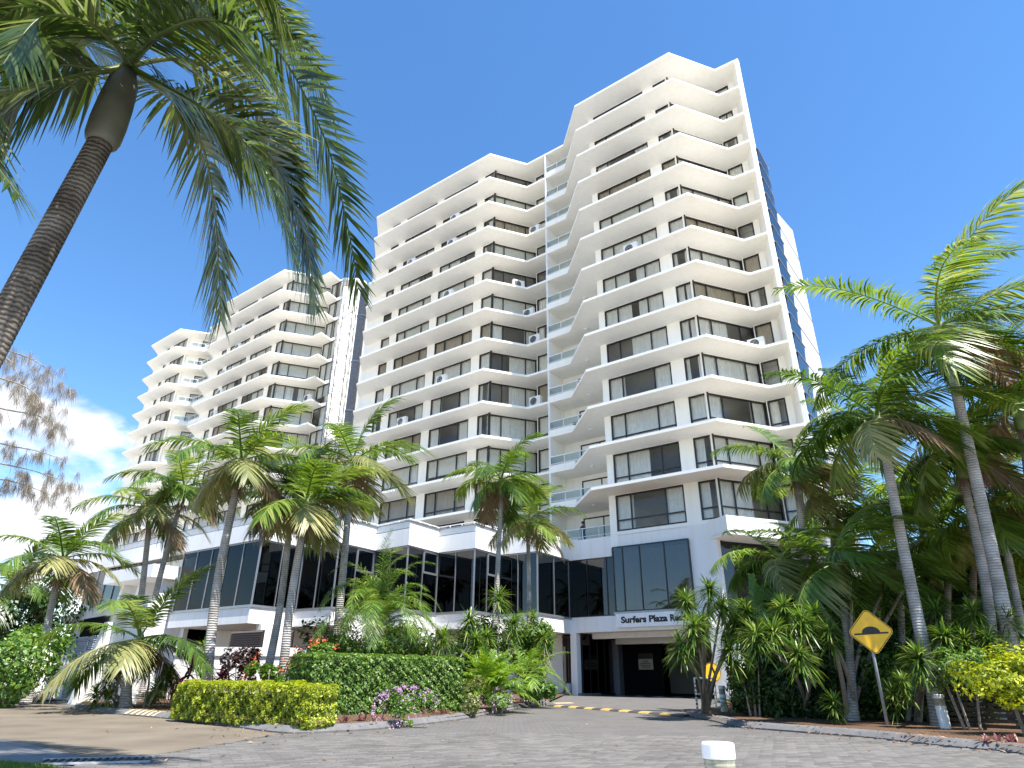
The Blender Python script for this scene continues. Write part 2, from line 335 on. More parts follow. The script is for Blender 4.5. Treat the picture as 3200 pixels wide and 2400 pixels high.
def paver_piece():
    m, t, b, o = newmat('concrete_paver'); g = t.nodes.new('ShaderNodeNewGeometry'); a = t.nodes.new('ShaderNodeAttribute'); a.attribute_name = 'shade'
    oi = t.nodes.new('ShaderNodeObjectInfo'); ad = t.nodes.new('ShaderNodeMath'); ad.operation = 'ADD'; t.links.new(a.outputs['Fac'], ad.inputs[0]); t.links.new(oi.outputs['Random'], ad.inputs[1])
    fr = t.nodes.new('ShaderNodeMath'); fr.operation = 'FRACT'; t.links.new(ad.outputs[0], fr.inputs[0])
    r = ramp(t, [(0, (.105, .10, .093)), (.5, (.132, .126, .117)), (1, (.165, .154, .142))]); t.links.new(fr.outputs[0], r.inputs[0])
    n = t.nodes.new('ShaderNodeTexNoise'); n.inputs['Scale'].default_value = .7; n.inputs['Detail'].default_value = 10; n.inputs['Roughness'].default_value = .65; t.links.new(g.outputs['Position'], n.inputs['Vector'])
    r2 = ramp(t, [(.28, (.76, .735, .71)), (.47, (.97, .95, .94)), (.72, (1.08, 1.06, 1.06))]); t.links.new(n.outputs['Fac'], r2.inputs[0])
    mu = t.nodes.new('ShaderNodeMix'); mu.data_type = 'RGBA'; mu.blend_type = 'MULTIPLY'; mu.inputs[0].default_value = 1
    t.links.new(r.outputs[0], mu.inputs[6]); t.links.new(r2.outputs[0], mu.inputs[7]); t.links.new(mu.outputs[2], b.inputs['Base Color']); b.inputs['Roughness'].default_value = .92; b.inputs['Specular IOR Level'].default_value = .2
    return m
PAVFAR, PAVER = brickmat('paver_field'), paver_piece()
JOINT = flat('joint_sand', (.055, .052, .05), .95, .1, .3, 20)
ASPH = flat('weathered_asphalt', (0.165, 0.136, 0.102), .95, .15, .2, .9, .5, bscale=120)
MULCH = flat('bark_mulch', (0.115, 0.07, 0.045), .95, .1, .55, 22, 1.0, bscale=30)
BOUNCEG = flat('pale_bounce_ground', (0.42, 0.39, 0.345), .95, .1, .4, 5, .6)  # surrounding unseen ground, made pale to bounce light up onto the soffits
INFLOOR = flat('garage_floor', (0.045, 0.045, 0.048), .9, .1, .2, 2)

g0 = sheet('ground', [(-900, -300), (900, -300), (900, 1500), (-900, 1500)], -0.03, BOUNCEG)
def gp(*pp): return [G(*p)[:2] for p in pp]
LK = [(216, 2215), (289, 2226), (468, 2242), (610, 2258), (732, 2274), (850, 2290), (942, 2294), (1044, 2289), (1187, 2280), (1329, 2264), (1451, 2248), (1573, 2224), (1650, 2209), (1719, 2197)]
RKp = [(2135, 2236), (2233, 2256), (2300, 2273), (2463, 2287), (2707, 2307), (2951, 2335), (3134, 2352), (3330, 2380)]
def smoothline(P, k=4):
    P = [np.array(p, float) for p in P]; o = []
    for i in range(len(P) - 1):
        a, b, c, d = P[max(i - 1, 0)], P[i], P[i + 1], P[min(i + 2, len(P) - 1)]
        for j in range(k):
            t = j / k; o.append(.5 * ((2 * b) + (c - a) * t + (2 * a - 5 * b + 4 * c - d) * t * t + (-a + 3 * b - 3 * c + d) * t ** 3))
    o.append(P[-1]); return o
lk = smoothline(gp(*LK), 4); rk = smoothline(gp(*RKp), 4)
rk = rk + [np.array((9.5, 4.0)), np.array((11, -4.0))]
asph_edge = gp((880, 2293), (700, 2325), (545, 2350), (330, 2378), (180, 2400))
sheet('driveway', [(-9, 5.5), (9.5, 5.5), (12, 9), (12, 44), (-24, 44), (-24, 12)], 0.0, PAVFAR)
# asphalt lane on the left
sheet('asphalt_lane', [tuple(p) for p in asph_edge] + [(-6.5, 5.5), (-14, 2), (-60, 14), (-60, 60), (-30, 40), tuple(G(150, 2195)[:2]), tuple(lk[0])] + [tuple(p) for p in lk[:21]], 0.005, ASPH)
conc = sheet('concrete_strip', [tuple(G(*p)[:2]) for p in [(-300, 2290), (0, 2312), (120, 2335), (270, 2372), (330, 2379), (180, 2400), (60, 2398), (0, 2388), (-300, 2385)]], 0.009, CONC)
# kerbs
def kerb(line, name, h=.12, w=.30, side=1):
    mb = MB(); L = line if side > 0 else line[::-1]
    n = len(L); vs = []; fs = []
    for i in range(n):
        d = L[min(i + 1, n - 1)] - L[max(i - 1, 0)]; d = d / np.hypot(*d); q = np.array([-d[1], d[0]])
        for (u, z) in ((0, -.02), (0.0, .03), (.10, h - .02), (.15, h), (w, h), (w, -.02)):
            vs.append((*(L[i] + q * u), z))
    for i in range(n - 1):
        for k in range(5): fs.append((i * 6 + k, i * 6 + k + 1, (i + 1) * 6 + k + 1, (i + 1) * 6 + k))
    fs += [(0, 1, 2, 3, 4, 5), tuple((n - 1) * 6 + k for k in range(6))[::-1]]
    mb.add(vs, fs); o = mb.build(name, KERB, None, loc=(0, 0, 0)); tag(o, kind='structure'); return o
kerb_l = kerb(lk, 'kerb'); kerb_r = kerb(rk, 'kerb', side=1)
# planted beds
def bed(name, pts, z=0.085):
    o = sheet(name, pts, z, MULCH); return o
bed('garden_bed', [tuple(p + np.array([0, .22])) for p in lk] + [(3.4, 43.5), (-25, 55), (-14.5, 24.5)])
bed('garden_bed', [tuple(p + np.array([.18, .2])) for p in rk[:-2]] + [(60, 8), (60, 60), (19, 34), (10.5, 36), (8.2, 27)])
bed('garden_bed', [tuple(G(*p)[:2]) for p in [(-400, 2215), (0, 2203), (150, 2192)]] + [(-16, 27), (-60, 50), (-70, 30)], 0.06)

# interlocking pavers: the nearest as pieces, the rest of the near field joined
drive = bpy.data.objects['driveway']
def pave():
    rng = np.random.default_rng(7); c, s = math.cos(.42), math.sin(.42); lw, lh = .225, .1125; z1, z0, bev = .016, -.004, .006
    prof = [(-.5, -.5), (-.25, -.38), (0, -.5), (.25, -.38), (.5, -.5), (.44, 0), (.5, .5), (.25, .62), (0, .5), (-.25, .62), (-.5, .5), (-.56, 0)]
    base = np.array([(u * (lw - .008), v * (lh - .008)) for u, v in prof]); inner = base * np.array([1 - 2 * bev / lw, 1 - 2 * bev / lh])
    n = len(base)
    def vf():
        V = np.concatenate([np.c_[base, np.full(n, z0)], np.c_[base, np.full(n, z1 - bev)], np.c_[inner, np.full(n, z1)]])
        F = [(i, (i + 1) % n, (i + 1) % n + n, i + n) for i in range(n)] + [(i + n, (i + 1) % n + n, (i + 1) % n + 2 * n, i + 2 * n) for i in range(n)]
        return V, F
    V0, F0 = vf()
    top = tuple(range(2 * n, 3 * n))
    R = np.array([[c, -s], [s, c]])
    cents = []
    for i in range(-80, 80):
        for j in range(-120, 160):
            p = R @ np.array([(i + .5 * (j % 2)) * lw, j * lh]) + np.array([1.5, 10.5])
            if p[1] < 7.3 or p[1] > 13.0 or abs(p[0]) > p[1] * .86 + .4: continue
            cents.append(p)
    cents = np.array(cents)
    AE = [np.array(q) for q in asph_edge] + [np.array((-6.5, 5.5))]
    def left_of_asph(p):
        # pavers only on the driveway side of the asphalt edge
        xs = np.interp(p[1], [q[1] for q in AE[::-1]], [q[0] for q in AE[::-1]]); return p[0] < xs + .1
    lkx = np.array(lk); rkx = np.array(rk)
    keep = []
    for p in cents:
        if left_of_asph(p): continue
        if np.min(np.hypot(*(lkx - p).T)) < .2: continue
        i = np.argmin(np.hypot(*(rkx - p).T))
        xr = np.interp(p[1], rkx[::-1, 1], rkx[::-1, 0])
        if p[1] < rkx[0, 1] and p[0] > xr - .12: continue
        yl = np.interp(p[0], lkx[:, 0], lkx[:, 1]) if lkx[0, 0] < p[0] < lkx[-1, 0] else 99
        if p[1] > yl - .12: continue
        keep.append(p)
    keep = np.array(keep)
    r0 = ray(1600, 1200); vis = []
    for p in keep:
        v = p[1] * math.cos(PITCH) - CAMZ * math.sin(PITCH); u = -p[1] * math.sin(PITCH) - CAMZ * math.cos(PITCH); vis.append(-FPX * u / v < 1190 and abs(FPX * p[0] / v) < 1590)
    vis = np.array(vis); order = np.argsort(np.where(vis, np.hypot(keep[:, 0], keep[:, 1]), 999)); near = order[:290]; rest = order[290:]
    mb = MB(); mb.v = [tuple(v) for v in V0]; mb.f = F0 + [top]; me = mb.mesh('paver', PAVER)
    at = me.attributes.new('shade', 'FLOAT', 'POINT')
    for k in near:
        o = link('paver', me, drive); o.location = (keep[k][0], keep[k][1], rng.normal(0, .0012)); o.rotation_euler = (rng.normal(0, .006), rng.normal(0, .006), .42)
    VV = []; FF = []; q = []
    V1 = np.concatenate([V0[:, :2] @ R.T, V0[:, 2:]], 1)
    tq = [(2 * n + 0, 2 * n + 1, 2 * n + 10, 2 * n + 11), (2 * n + 1, 2 * n + 2, 2 * n + 9, 2 * n + 10), (2 * n + 2, 2 * n + 3, 2 * n + 8, 2 * n + 9), (2 * n + 3, 2 * n + 4, 2 * n + 7, 2 * n + 8), (2 * n + 4, 2 * n + 5, 2 * n + 6, 2 * n + 7)]
    Fa = np.array(F0[n:] + tq); m = len(rest)
    off = np.c_[keep[rest], rng.normal(0, .0012, m)]
    V = (V1[None] + off[:, None]).reshape(-1, 3); F = (Fa[None] + (np.arange(m) * len(V1))[:, None, None]).reshape(-1, 4)
    o = link('paver_field', npmesh('paver_field', V, F, PAVER, np.repeat(rng.random(m), len(V1))), drive); tag(o, kind='stuff')
    # dark joint sand under the field
    m = len(keep); qd = np.array([(-.5, -.5), (.5, -.5), (.5, .5), (-.5, .5)]) * np.array([lw * 1.12, lh * 1.24]); qd = np.c_[qd @ R.T, np.full(4, .006)]
    V = (qd[None] + np.c_[keep, rng.uniform(0, .0015, m)][:, None]).reshape(-1, 3); F = np.arange(4 * m).reshape(-1, 4)
    o = link('joint_sand', npmesh('joint_sand', V, F, JOINT), drive); tag(o, kind='stuff')
    return keep
kept = pave()

# ------------------------------------------------------------------ apartment towers
HF = 2.85; ZT = 15.993 * HF + .9
def cap(i): return ZT - HF * i
pA = np.array([.7949, -.6067]); nA = np.array([.6067, .7949]); pB = np.array([.9388, .3446]); nB = np.array([-.3446, .9388])
PT = {k: np.array(v) for k, v in dict(P=(12.20, 35.49), V=(16.32, 37.0), L=(5.21, 40.82), R=(17.61, 36.13), Q=(-2.33, 46.54), W=(1.23, 47.81), E=(-14.9, 55.99), S=(4.58, 45.29),
      K=(-28.17, 66.10), X=(-24.03, 67.53), Y=(-22.59, 66.46), Z=(-21.74, 68.37), G=(-48.03, 81.24), H=(-54.81, 86.48), I=(-44.39, 82.42), J=(-40.75, 75.7), T=(-41.38, 80.17)).items()}
OFF = 1.95
def at(base, d, n, u, off): return PT[base] + d * u + n * off
SLAB_T = 0.19
rw = random.Random(5)
WM = {}
def bars(w, z0, z1, mull, tr, sash):
    m = MB(); e = .105
    m.box(0, w, .03, .11, z0, z0 + e); m.box(0, w, .03, .11, z1 - e, z1)
    m.box(0, e, .032, .108, z0 + e, z1 - e); m.box(w - e, w, .032, .108, z0 + e, z1 - e)
    for u in mull: m.box(u - .042, u + .042, .034, .106, z0 + e, z1 - e)
    if tr: m.box(e, w - e, .036, .104, tr - .042, tr + .042)
    return m.mesh('window', FRAME)
def panemesh(u0, u1, z0, z1, mat):
    m = MB(); m.add([(u0, .07, z0), (u1, .07, z0), (u1, .07, z1), (u0, .07, z1)], [(0, 1, 2, 3)]); return m.mesh('pane', mat)
def curtmesh(u0, u1, z0, z1, mat, wave=True):
    m = MB(); n = max(6, int((u1 - u0) / .06)) if wave else 1; vs = []
    for i in range(n + 1):
        u = u0 + (u1 - u0) * i / n; y = .20 + (.045 * math.sin(i * 1.57 + math.sin(i * .7)) if wave else 0)
        vs += [(u, y, z0), (u, y, z1)]
    m.add(vs, [(2 * i, 2 * i + 2, 2 * i + 3, 2 * i + 1) for i in range(n)]); return m.mesh('curtain', mat, smooth=True)
def M(key, fn):
    if key not in WM: WM[key] = fn()
    return WM[key]
def window(bld, pos, ang, zb, w, mull, z0=.24, z1=2.63, tr=None, glass=None, curtain=None, name='window'):
    key = (round(w, 2), tuple(round(q, 2) for q in mull), z0, z1, tr)
    o = link(name, M(('f',) + key, lambda: bars(w, z0, z1, mull, tr, 0)), bld)
    o.location = Vector((pos[0], pos[1], zb)) - bld.location; o.rotation_euler = (0, 0, ang); ORG[o.name] = np.zeros(3)
    us = [0.055] + list(mull) + [w - .055]
    for a, b in zip(us[:-1], us[1:]):
        g = glass or GLASS
        link('pane', M(('p', round(a, 2), round(b, 2), z0, z1, g.name), lambda: panemesh(a, b, z0 + .05, z1 - .05, g)), o)
    c = curtain
    if c:
        kind, mat = c; zt = z1 - .03
        if kind == 'full': rs = [(.05, w - .05, z0, True)]
        elif kind == 'sides': rs = [(.05, w * .26, z0, True), (w * .74, w - .05, z0, True)]
        elif kind == 'left': rs = [(.05, w * .55, z0, True)]
        elif kind == 'right': rs = [(w * .42, w - .05, z0, True)]
        elif kind == 'gap': rs = [(.05, w * .46, z0, True), (w * .58, w - .05, z0, True)]
        elif kind == 'blind': rs = [(.05, w - .05, z0 + .9, False)]
        elif kind == 'lowblind': rs = [(.05, w - .05, z0 + .2, False)]
        else: rs = []
        for a, b, q, wv in rs:
            link('curtain' if wv else 'blind', M(('c', round(a, 2), round(b, 2), q, zt, wv, mat.name), lambda: curtmesh(a, b, q, zt, mat, wv)), o)
    return o
aA, aB = math.atan2(pA[1], pA[0]), math.atan2(pB[1], pB[0])
def rcurt(p=.92):
    if rw.random() > p: return None
    return rw.choice([('full', CURT), ('full', CURT), ('sides', CURT), ('gap', CURT), ('right', CURT), ('left', CURT), ('blind', BLIND), ('lowblind', BLIND), ('full', CURTT)])
def wallstrip(mb, p, d, n, u0, u1, z0, z1, t=.18, y0=0.0):
    a = p + d * u0; b = p + d * u1
    q = [a + n * y0, b + n * y0, b + n * (y0 + t), a + n * (y0 + t)]
    mb.prism([tuple(x) for x in q], z0, z1)
def facade(bld, base, d, n, ang, spans, u0, u1, levels, zlow, ztop, off=OFF, tr=None, glass=None, cp=.92):
    """spans: (u_start, u_end, [mullion u], corner) ; white piers between them"""
    p = PT[base] + n * off
    mb = MB(); cur = u0
    for s in spans:
        if s[0] > cur + .005: wallstrip(mb, p, d, n, cur, s[0], zlow, ztop)
        cur = s[1]
    if u1 > cur + .005: wallstrip(mb, p, d, n, cur, u1, zlow, ztop)
    for j in levels:
        for s in spans:
            wallstrip(mb, p, d, n, s[0] - .002, s[1] + .002, cap(j) - .02, cap(j) + .24, .176, .003)
            wallstrip(mb, p, d, n, s[0] - .002, s[1] + .002, cap(j) + 2.63, cap(j - 1) - .02, .176, .003)
    mb.build('wall', WALLW, bld)
    for j in levels:
        c = rcurt(cp)
        for s in spans:
            window(bld, p + d * s[0], ang, cap(j), s[1] - s[0], [q - s[0] for q in s[2]], tr=(.95 if j >= 11 else None), curtain=c if rw.random() < .8 else rcurt(cp), glass=glass)
def slab(bld, pts, z, t=SLAB_T, name='floor_slab', mat=None):
    mb = MB(); mb.prism([tuple(p) for p in pts], z - t, z); mb.build(name, mat or WHITE, bld)
def balcony(bld, W_, ang, z, u0, u1, uS, zr=1.05, pA=pA, nA=nA):
    """upstand, posts, rails and glass along the recess front; W_ = origin on the slab-edge line"""
    fr = lambda p: (*(W_ + pA * p[0] + nA * p[1]), z + p[2])
    b = MB(); b.box(u0, uS, .003, .14, .001, .36, fr); bo = b.build('balcony_front', WHITE, bld)
    m = MB(); m.box(u0, u1, .05, .11, zr - .02, zr + .04, fr); m.box(u0, u1, .06, .10, .47, .51, fr)
    n = max(2, int(round((u1 - u0) / 1.35)))
    for i in range(n + 1):
        u = u0 + .05 + (u1 - u0 - .1) * i / n; m.box(u - .028, u + .028, .055, .105, .0, zr - .02, fr)
    m.build('railing', WMETAL, bo)
    for i in range(n):
        ua = u0 + .08 + (u1 - u0 - .1) * i / n; ub = u0 + .02 + (u1 - u0 - .1) * (i + 1) / n
        g = MB(); g.add([fr((ua, .08, .51)), fr((ub, .08, .51)), fr((ub, .08, zr - .02)), fr((ua, .08, zr - .02))], [(0, 1, 2, 3)]); g.build('glass_panel', RAILGL, bo)

tower = thing('apartment_tower', (2, 44, 0), 'tall white apartment tower with zigzag floor ledges rising above the driveway entrance', 'building')
Rb = PT['R'] + nA * .45 + np.array([.2, .98]) * 13; E2 = PT['E'] + (nA - pA) * 2.2; Eb = E2 + nA * 13
outline = [E2] + [PT[k] for k in 'EQWSLPVR'] + [PT['R'] + nA * .4, Rb, Eb]
for j in range(0, 13): slab(tower, outline, cap(j))
# inner plates close the base
fr9 = [at('E', pA, nA, -1.9, OFF + .05), at('Q', pA, nA, -.9, OFF + .05), at('Q', pB, nB, 5.5, OFF + .05), at('W', pA, nA, 7.6, OFF), at('P', pA, nA, -8.6, OFF + .05), at('P', pA, nA, -1.1, OFF + .05), at('P', pB, nB, 5.7, OFF + .05), at('V', pA, nA, 1.5, OFF + .05), Rb, Eb]
slab(tower, fr9, cap(13) - .01, .3)
LV = range(1, 14)
# right wing
facade(tower, 'P', pA, nA, aA, [(-8.1, -3.3, [-7.0, -4.55]), (-2.36, -1.14, [])], -8.6, -1.14, LV, 8.67, cap(0) - .02)
facade(tower, 'P', pB, nB, aB, [(1.07, 5.68, [2.2, 4.55])], 1.0, 5.74, LV, 9.4, cap(0) - .02)
facade(tower, 'V', pA, nA, aA, [(-.80, .36, [])], -.86, 1.5, LV, 9.4, cap(0) - .02)
# middle wing
facade(tower, 'Q', pA, nA, aA, [(-15.3, -14.1, []), (-13.1, -8.6, [-11.95, -9.7]), (-7.65, -3.1, [-6.45, -4.3]), (-2.15, -.92, [])], -17.8, -.92, LV, 8.6, cap(0) - .02)
facade(tower, 'Q', pB, nB, aB, [(1.21, 5.48, [2.3, 4.45])], 1.14, 5.54, LV, 8.6, cap(0) - .02)
facade(tower, 'W', pA, nA, aA, [(-.30, 2.08, [.95])], -.37, 2.12, LV, 8.6, cap(0) - .02)
# corner posts of the bay windows
def corner(bld, b, n1, d1, u, z0):
    q = at(b, d1, n1, u, OFF + .05); m = MB(); m.tube([(q[0], q[1], z0), (q[0], q[1], cap(0) - .03)], .10, 8); m.build('corner_post', FRAME, bld)
for b, n1, d1, u in (('P', nA, pA, -1.10), ('Q', nA, pA, -.88), ('P', nB, pB, 5.72), ('Q', nB, pB, 5.52)): corner(tower, b, n1, d1, u, 9.5)
# side walls, partition, inner walls, fin
mb = MB(); zb, zt_ = 8.6, cap(0) - .02
def wl(a, b, t, z0=zb, z1=zt_): mb.run([a, b], t, z0, z1)
wl(at('P', pA, nA, -8.602, OFF + 8), at('P', pA, nA, -8.602, OFF + .19), .18)                  # left flank of the right wing (balcony side)
wl(at('W', pA, nA, 2.1, .12), at('W', pA, nA, 2.1, 5.6), .14)                                  # balcony partition
wl(at('W', pA, nA, 2.11, OFF + .2), at('W', pA, nA, 7.45, OFF + .2), .16)                     # balcony back wall
wl(at('Q', pA, nA, -17.802, 15), at('Q', pA, nA, -17.802, OFF + .19), .18)
mb.build('side_wall', WALLW, tower)
mb = MB(); wl(at('Q', pA, nA, -15.4, OFF + 7), at('P', pA, nA, 1.0, OFF + 7), .2, 9.2, zt_); mb.build('inner_wall', INNER, tower)
mb = MB(); a = PT['R'] + nA * .12 + pA * .01; mb.prism([tuple(a), tuple(a + pA * .28), tuple(a + pA * .28 + nA * .35), tuple(a + nA * .35)], 3.7, cap(0) + .12)
wl(a + nA * .3 + pA * .2, Rb, .25, 0, cap(0) - .01); wl(Rb, Eb, .25, 0, cap(0) - .01)
mb.build('end_wall', WHITE, tower)
for j in LV:                                                                                   # balconies in the recess
    balcony(tower, PT['W'], aA, cap(j) - (.0), 2.02, 7.4, 4.36)
    window(tower, at('W', pA, nA, 3.6, OFF + .14), aA, cap(j), 3.4, [1.7], .04, 2.3, curtain=rcurt(.6), name='balcony_door')
    pq = at('W', pA, nA, 2.1, .07); m = MB(); m.box(pq[0] - .05, pq[0] + .05, pq[1] - .05, pq[1] + .05, cap(j) + .3, cap(j - 1) - SLAB_T); m.build('balcony_post', WMETAL, tower)
    lq = at('W', pA, nA, 5.6, .3); m = MB(); m.lathe((lq[0], lq[1], cap(j - 1) - SLAB_T - .1), [(.06, 0), (.14, .03), (.17, .08), (.17, .105)], 14); m.build('ceiling_lamp', WMETAL, tower, True)
# glazed stair strip and grey service block on the flank
sa = PT['R'] + pA * .3
mb = MB(); q = [sa + nA * 2.9, sa + nA * 8.4, sa + nA * 8.4 - pA * 4, sa + nA * 2.9 - pA * 3]
n = 4; vs = [(*p, 0) for p in q] + [(*q[0], 33.0), (*q[1], 34.6), (*q[2], 34.6), (*q[3], 33.0)]
mb.add(vs, [(0, 1, 5, 4), (1, 2, 6, 5), (2, 3, 7, 6), (3, 0, 4, 7), (4, 5, 6, 7)])
srv = mb.build('service_block', GREYW, tower)
mb = MB()
for z in np.arange(6, 33, 2.85):
    wallstrip(mb, sa, nA, -pA, 3.2, 8.7, z, z + .04, .03, -.028)
mb.build('joint_line', CONC, srv)
for k, z in enumerate(np.arange(8.6, 37, 1.425)):
    mb = MB(); fr = lambda p: (*(sa + nA * p[0] - pA * p[1]), p[2])
    mb.add([fr((.3, .02, z + .08)), fr((2.9, .02, z + .08)), fr((2.9, -.10, z + 1.36)), fr((.3, -.10, z + 1.36))], [(0, 1, 2, 3)])
    st = mb.build('stair_window', BLUEGL, tower)
    mb = MB(); mb.box(.25, 3.0, -.14, .04, z + 1.36, z + 1.425, fr); mb.build('stair_ledge', GREYMET, st)
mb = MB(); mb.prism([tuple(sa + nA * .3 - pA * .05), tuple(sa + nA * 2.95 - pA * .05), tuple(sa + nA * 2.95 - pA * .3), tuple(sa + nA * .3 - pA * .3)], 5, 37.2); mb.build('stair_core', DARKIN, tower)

# left tower
ltow = thing('apartment_tower', (-35, 72, 0), 'farther white apartment tower with fanned ledges beside the lattice mast', 'building')
Zb = PT['Z'] + nA * 14; H2 = PT['H'] + (nA - pA) * 2.15
outl = [H2] + [PT[k] for k in 'HGITJKXYZ'] + [Zb, H2 + nA * 11 + pA * 4]
for j in range(0, 13): slab(ltow, outl, cap(j))
LL = range(1, 14)
facade(ltow, 'K', pA, nA, aA, [(-15.1, -13.95, []), (-13.05, -8.5, [-11.9, -9.7]), (-7.6, -3.05, [-6.4, -4.3]), (-2.1, -.9, [])], -17.4, -.9, LL, 0, cap(0) - .02)
facade(ltow, 'K', pB, nB, aB, [(1.21, 5.9, [2.4, 4.6])], 1.14, 5.96, LL, 0, cap(0) - .02)
facade(ltow, 'X', pA, nA, aA, [(-.3, 2.2, [.9])], -.36, 2.3, LL, 0, cap(0) - .02)
facade(ltow, 'G', pA, nA, aA, [(-7.4, -6.6, []), (-5.4, -1.3, [-4.1, -2.5])], -10.5, -.9, LL, 0, cap(0) - .02)
for b, n1, d1, u in (('K', nA, pA, -.86), ('K', nB, pB, 5.95)): corner(ltow, b, n1, d1, u, 4)
mb = MB(); zt_ = cap(0) - .02
mb.run([at('G', pB, nB, 1.16, OFF), at('G', pB, nB, 5.3, OFF)], .18, 0, zt_)
mb.run([at('J', pA, nA, -1.7, 12), at('J', pA, nA, -1.7, OFF + .19)], .18, 0, zt_)
mb.run([at('H', pA, nA, -1.93, OFF + .19), at('H', pA, nA, 2, 13)][::-1], .18, 0, zt_)
mb.run([at('I', pA, nA, 1.0, OFF + .4), at('I', pA, nA, 4.4, OFF + .4)], .16, 0, zt_)
mb.build('side_wall', WALLW, ltow)
mb = MB(); mb.run([at('J', pA, nA, .2, OFF + 7), at('K', pA, nA, 9, OFF + 7)], .2, 0, zt_); mb.run([at('H', pA, nA, 0, OFF + 6.5), at('G', pA, nA, 8, OFF + 6.5)], .2, 0, zt_); mb.build('inner_wall', INNER, ltow)
mb = MB(); a = PT['Z'] - pA * .26 + nA * .25; mb.prism([tuple(a), tuple(a + pA * .3), tuple(a + pA * .3 + nA * 13), tuple(a + nA * 13)], 0, cap(0) + .3); mb.build('end_wall', WHITE, ltow)
for j in LL:
    balcony(ltow, PT['I'], aA, cap(j), .05, 5.2, 3.8)
    balcony(ltow, PT['G'], aB, cap(j), 1.9, 3.8, 3.8, pA=pB, nA=nB)
    window(ltow, at('G', pB, nB, 3.0, OFF - .10), aB, cap(j), 2.1, [1.05], .04, 2.35, name='balcony_door')
    window(ltow, at('I', pA, nA, 1.3, OFF + .34), aA, cap(j), 2.9, [1.45], .04, 2.3, curtain=rcurt(.5), name='balcony_door')

# air conditioner units on the ledges
def aircon(base, d, n, u, j, off, lab, ang=None, k=1.0):
    p = at(base, d, n, u, off); z = cap(j)
    t = thing('air_conditioner', (p[0], p[1], z), lab, 'air conditioner', 'air conditioners on the ledges')
    fr = lambda q: (p[0] + d[0] * q[0] + n[0] * q[1], p[1] + d[1] * q[0] + n[1] * q[1], z + q[2])
    m = MB(); m.box(-.42 * k, .42 * k, -.16, .16, .06, .72 * k, fr); c = m.build('casing', ACM, t, bevel=.02)
    m = MB()
    cx = -.08 * k
    ring = [(cx + .25 * k * math.cos(a), .40 * k + .25 * k * math.sin(a)) for a in np.linspace(0, 2 * math.pi, 20, endpoint=False)]
    m.add([fr((x, -.164, y)) for x, y in ring], [tuple(range(20))]); m.build('fan_opening', DARKIN, t)
    m = MB()
    for r in (.07, .13, .19, .25):
        m.tube([fr((cx + r * k * math.cos(a), -.172, .40 * k + r * k * math.sin(a))) for a in np.linspace(0, 2 * math.pi, 17)], .008, 4, False)
    m.build('fan_guard', ACM, t)
    for s in (-.3, .3): m = MB(); m.box(s - .04, s + .04, -.18, .18, 0, .062, fr); m.build('foot', BLACK, t)
for spec in [('P', pA, nA, -4.9, 6, 1.2, 'air conditioner on the right wing ledge below an upper front window'),
             ('V', pA, nA, -.5, 9, 1.1, 'air conditioner on the right wing ledge by the end corner window'),
             ('Q', pA, nA, -4.6, 2, 1.0, 'air conditioner two storeys below the middle wing roof'),
             ('Q', pA, nA, -4.8, 3, 1.0, 'air conditioner three storeys below the middle wing roof'),
             ('Q', pA, nA, -10.2, 3, 1.0, 'air conditioner on the third ledge of the middle wing, at its outer window'),
             ('Q', pA, nA, -4.9, 5, 1.0, 'air conditioner on the fifth ledge of the middle wing, beside the corner bay'),
             ('Q', pB, nB, 3.2, 5, 1.1, 'air conditioner standing before the dark corner bay of the middle wing'),
             ('W', pA, nA, -.2, 6, 1.0, 'air conditioner in the inner corner of the sixth middle ledge'),
             ('W', pA, nA, .6, 3, .8, 'air conditioner by the balcony post high on the middle wing'),
             ('W', pA, nA, .5, 7, .9, 'air conditioner by the balcony post halfway up the middle wing'),
             ('W', pA, nA, .5, 9, .9, 'air conditioner by the balcony post on the ninth middle ledge'),
             ('Q', pA, nA, -5.1, 8, 1.0, 'air conditioner on the eighth middle ledge at the inner window'),
             ('Q', pA, nA, -9.6, 9, 1.0, 'air conditioner on the ninth middle ledge at the outer window'),
             ('Q', pA, nA, -9.8, 10, 1.0, 'air conditioner on the tenth middle ledge at the outer window'),
             ('Q', pA, nA, -14.6, 11, .9, 'air conditioner at the outer end of the eleventh middle ledge'),
             ('K', pA, nA, -8.4, 2, 1.0, 'air conditioner on the second ledge of the farther tower'),
             ('K', pA, nA, -8.3, 3, 1.0, 'air conditioner on the third ledge of the farther tower'),
             ('K', pA, nA, -8.6, 4, 1.0, 'air conditioner on the fourth ledge of the farther tower, beside a smaller one'),
             ('K', pA, nA, -10.3, 4, 1.0, 'smaller air conditioner on the fourth ledge of the farther tower'),
             ('K', pA, nA, -10.4, 5, 1.0, 'air conditioner on the fifth ledge of the farther tower'),
             ('K', pA, nA, -10.8, 6, 1.0, 'air conditioner on the sixth ledge of the farther tower'),
             ('X', pA, nA, .4, 6, .9, 'air conditioner beside the end wall of the farther tower')]:
    aircon(spec[0], spec[1], spec[2], spec[3], spec[4], spec[5] * .55, spec[6], k=1.0 if 'smaller' in spec[6] else 1.3)

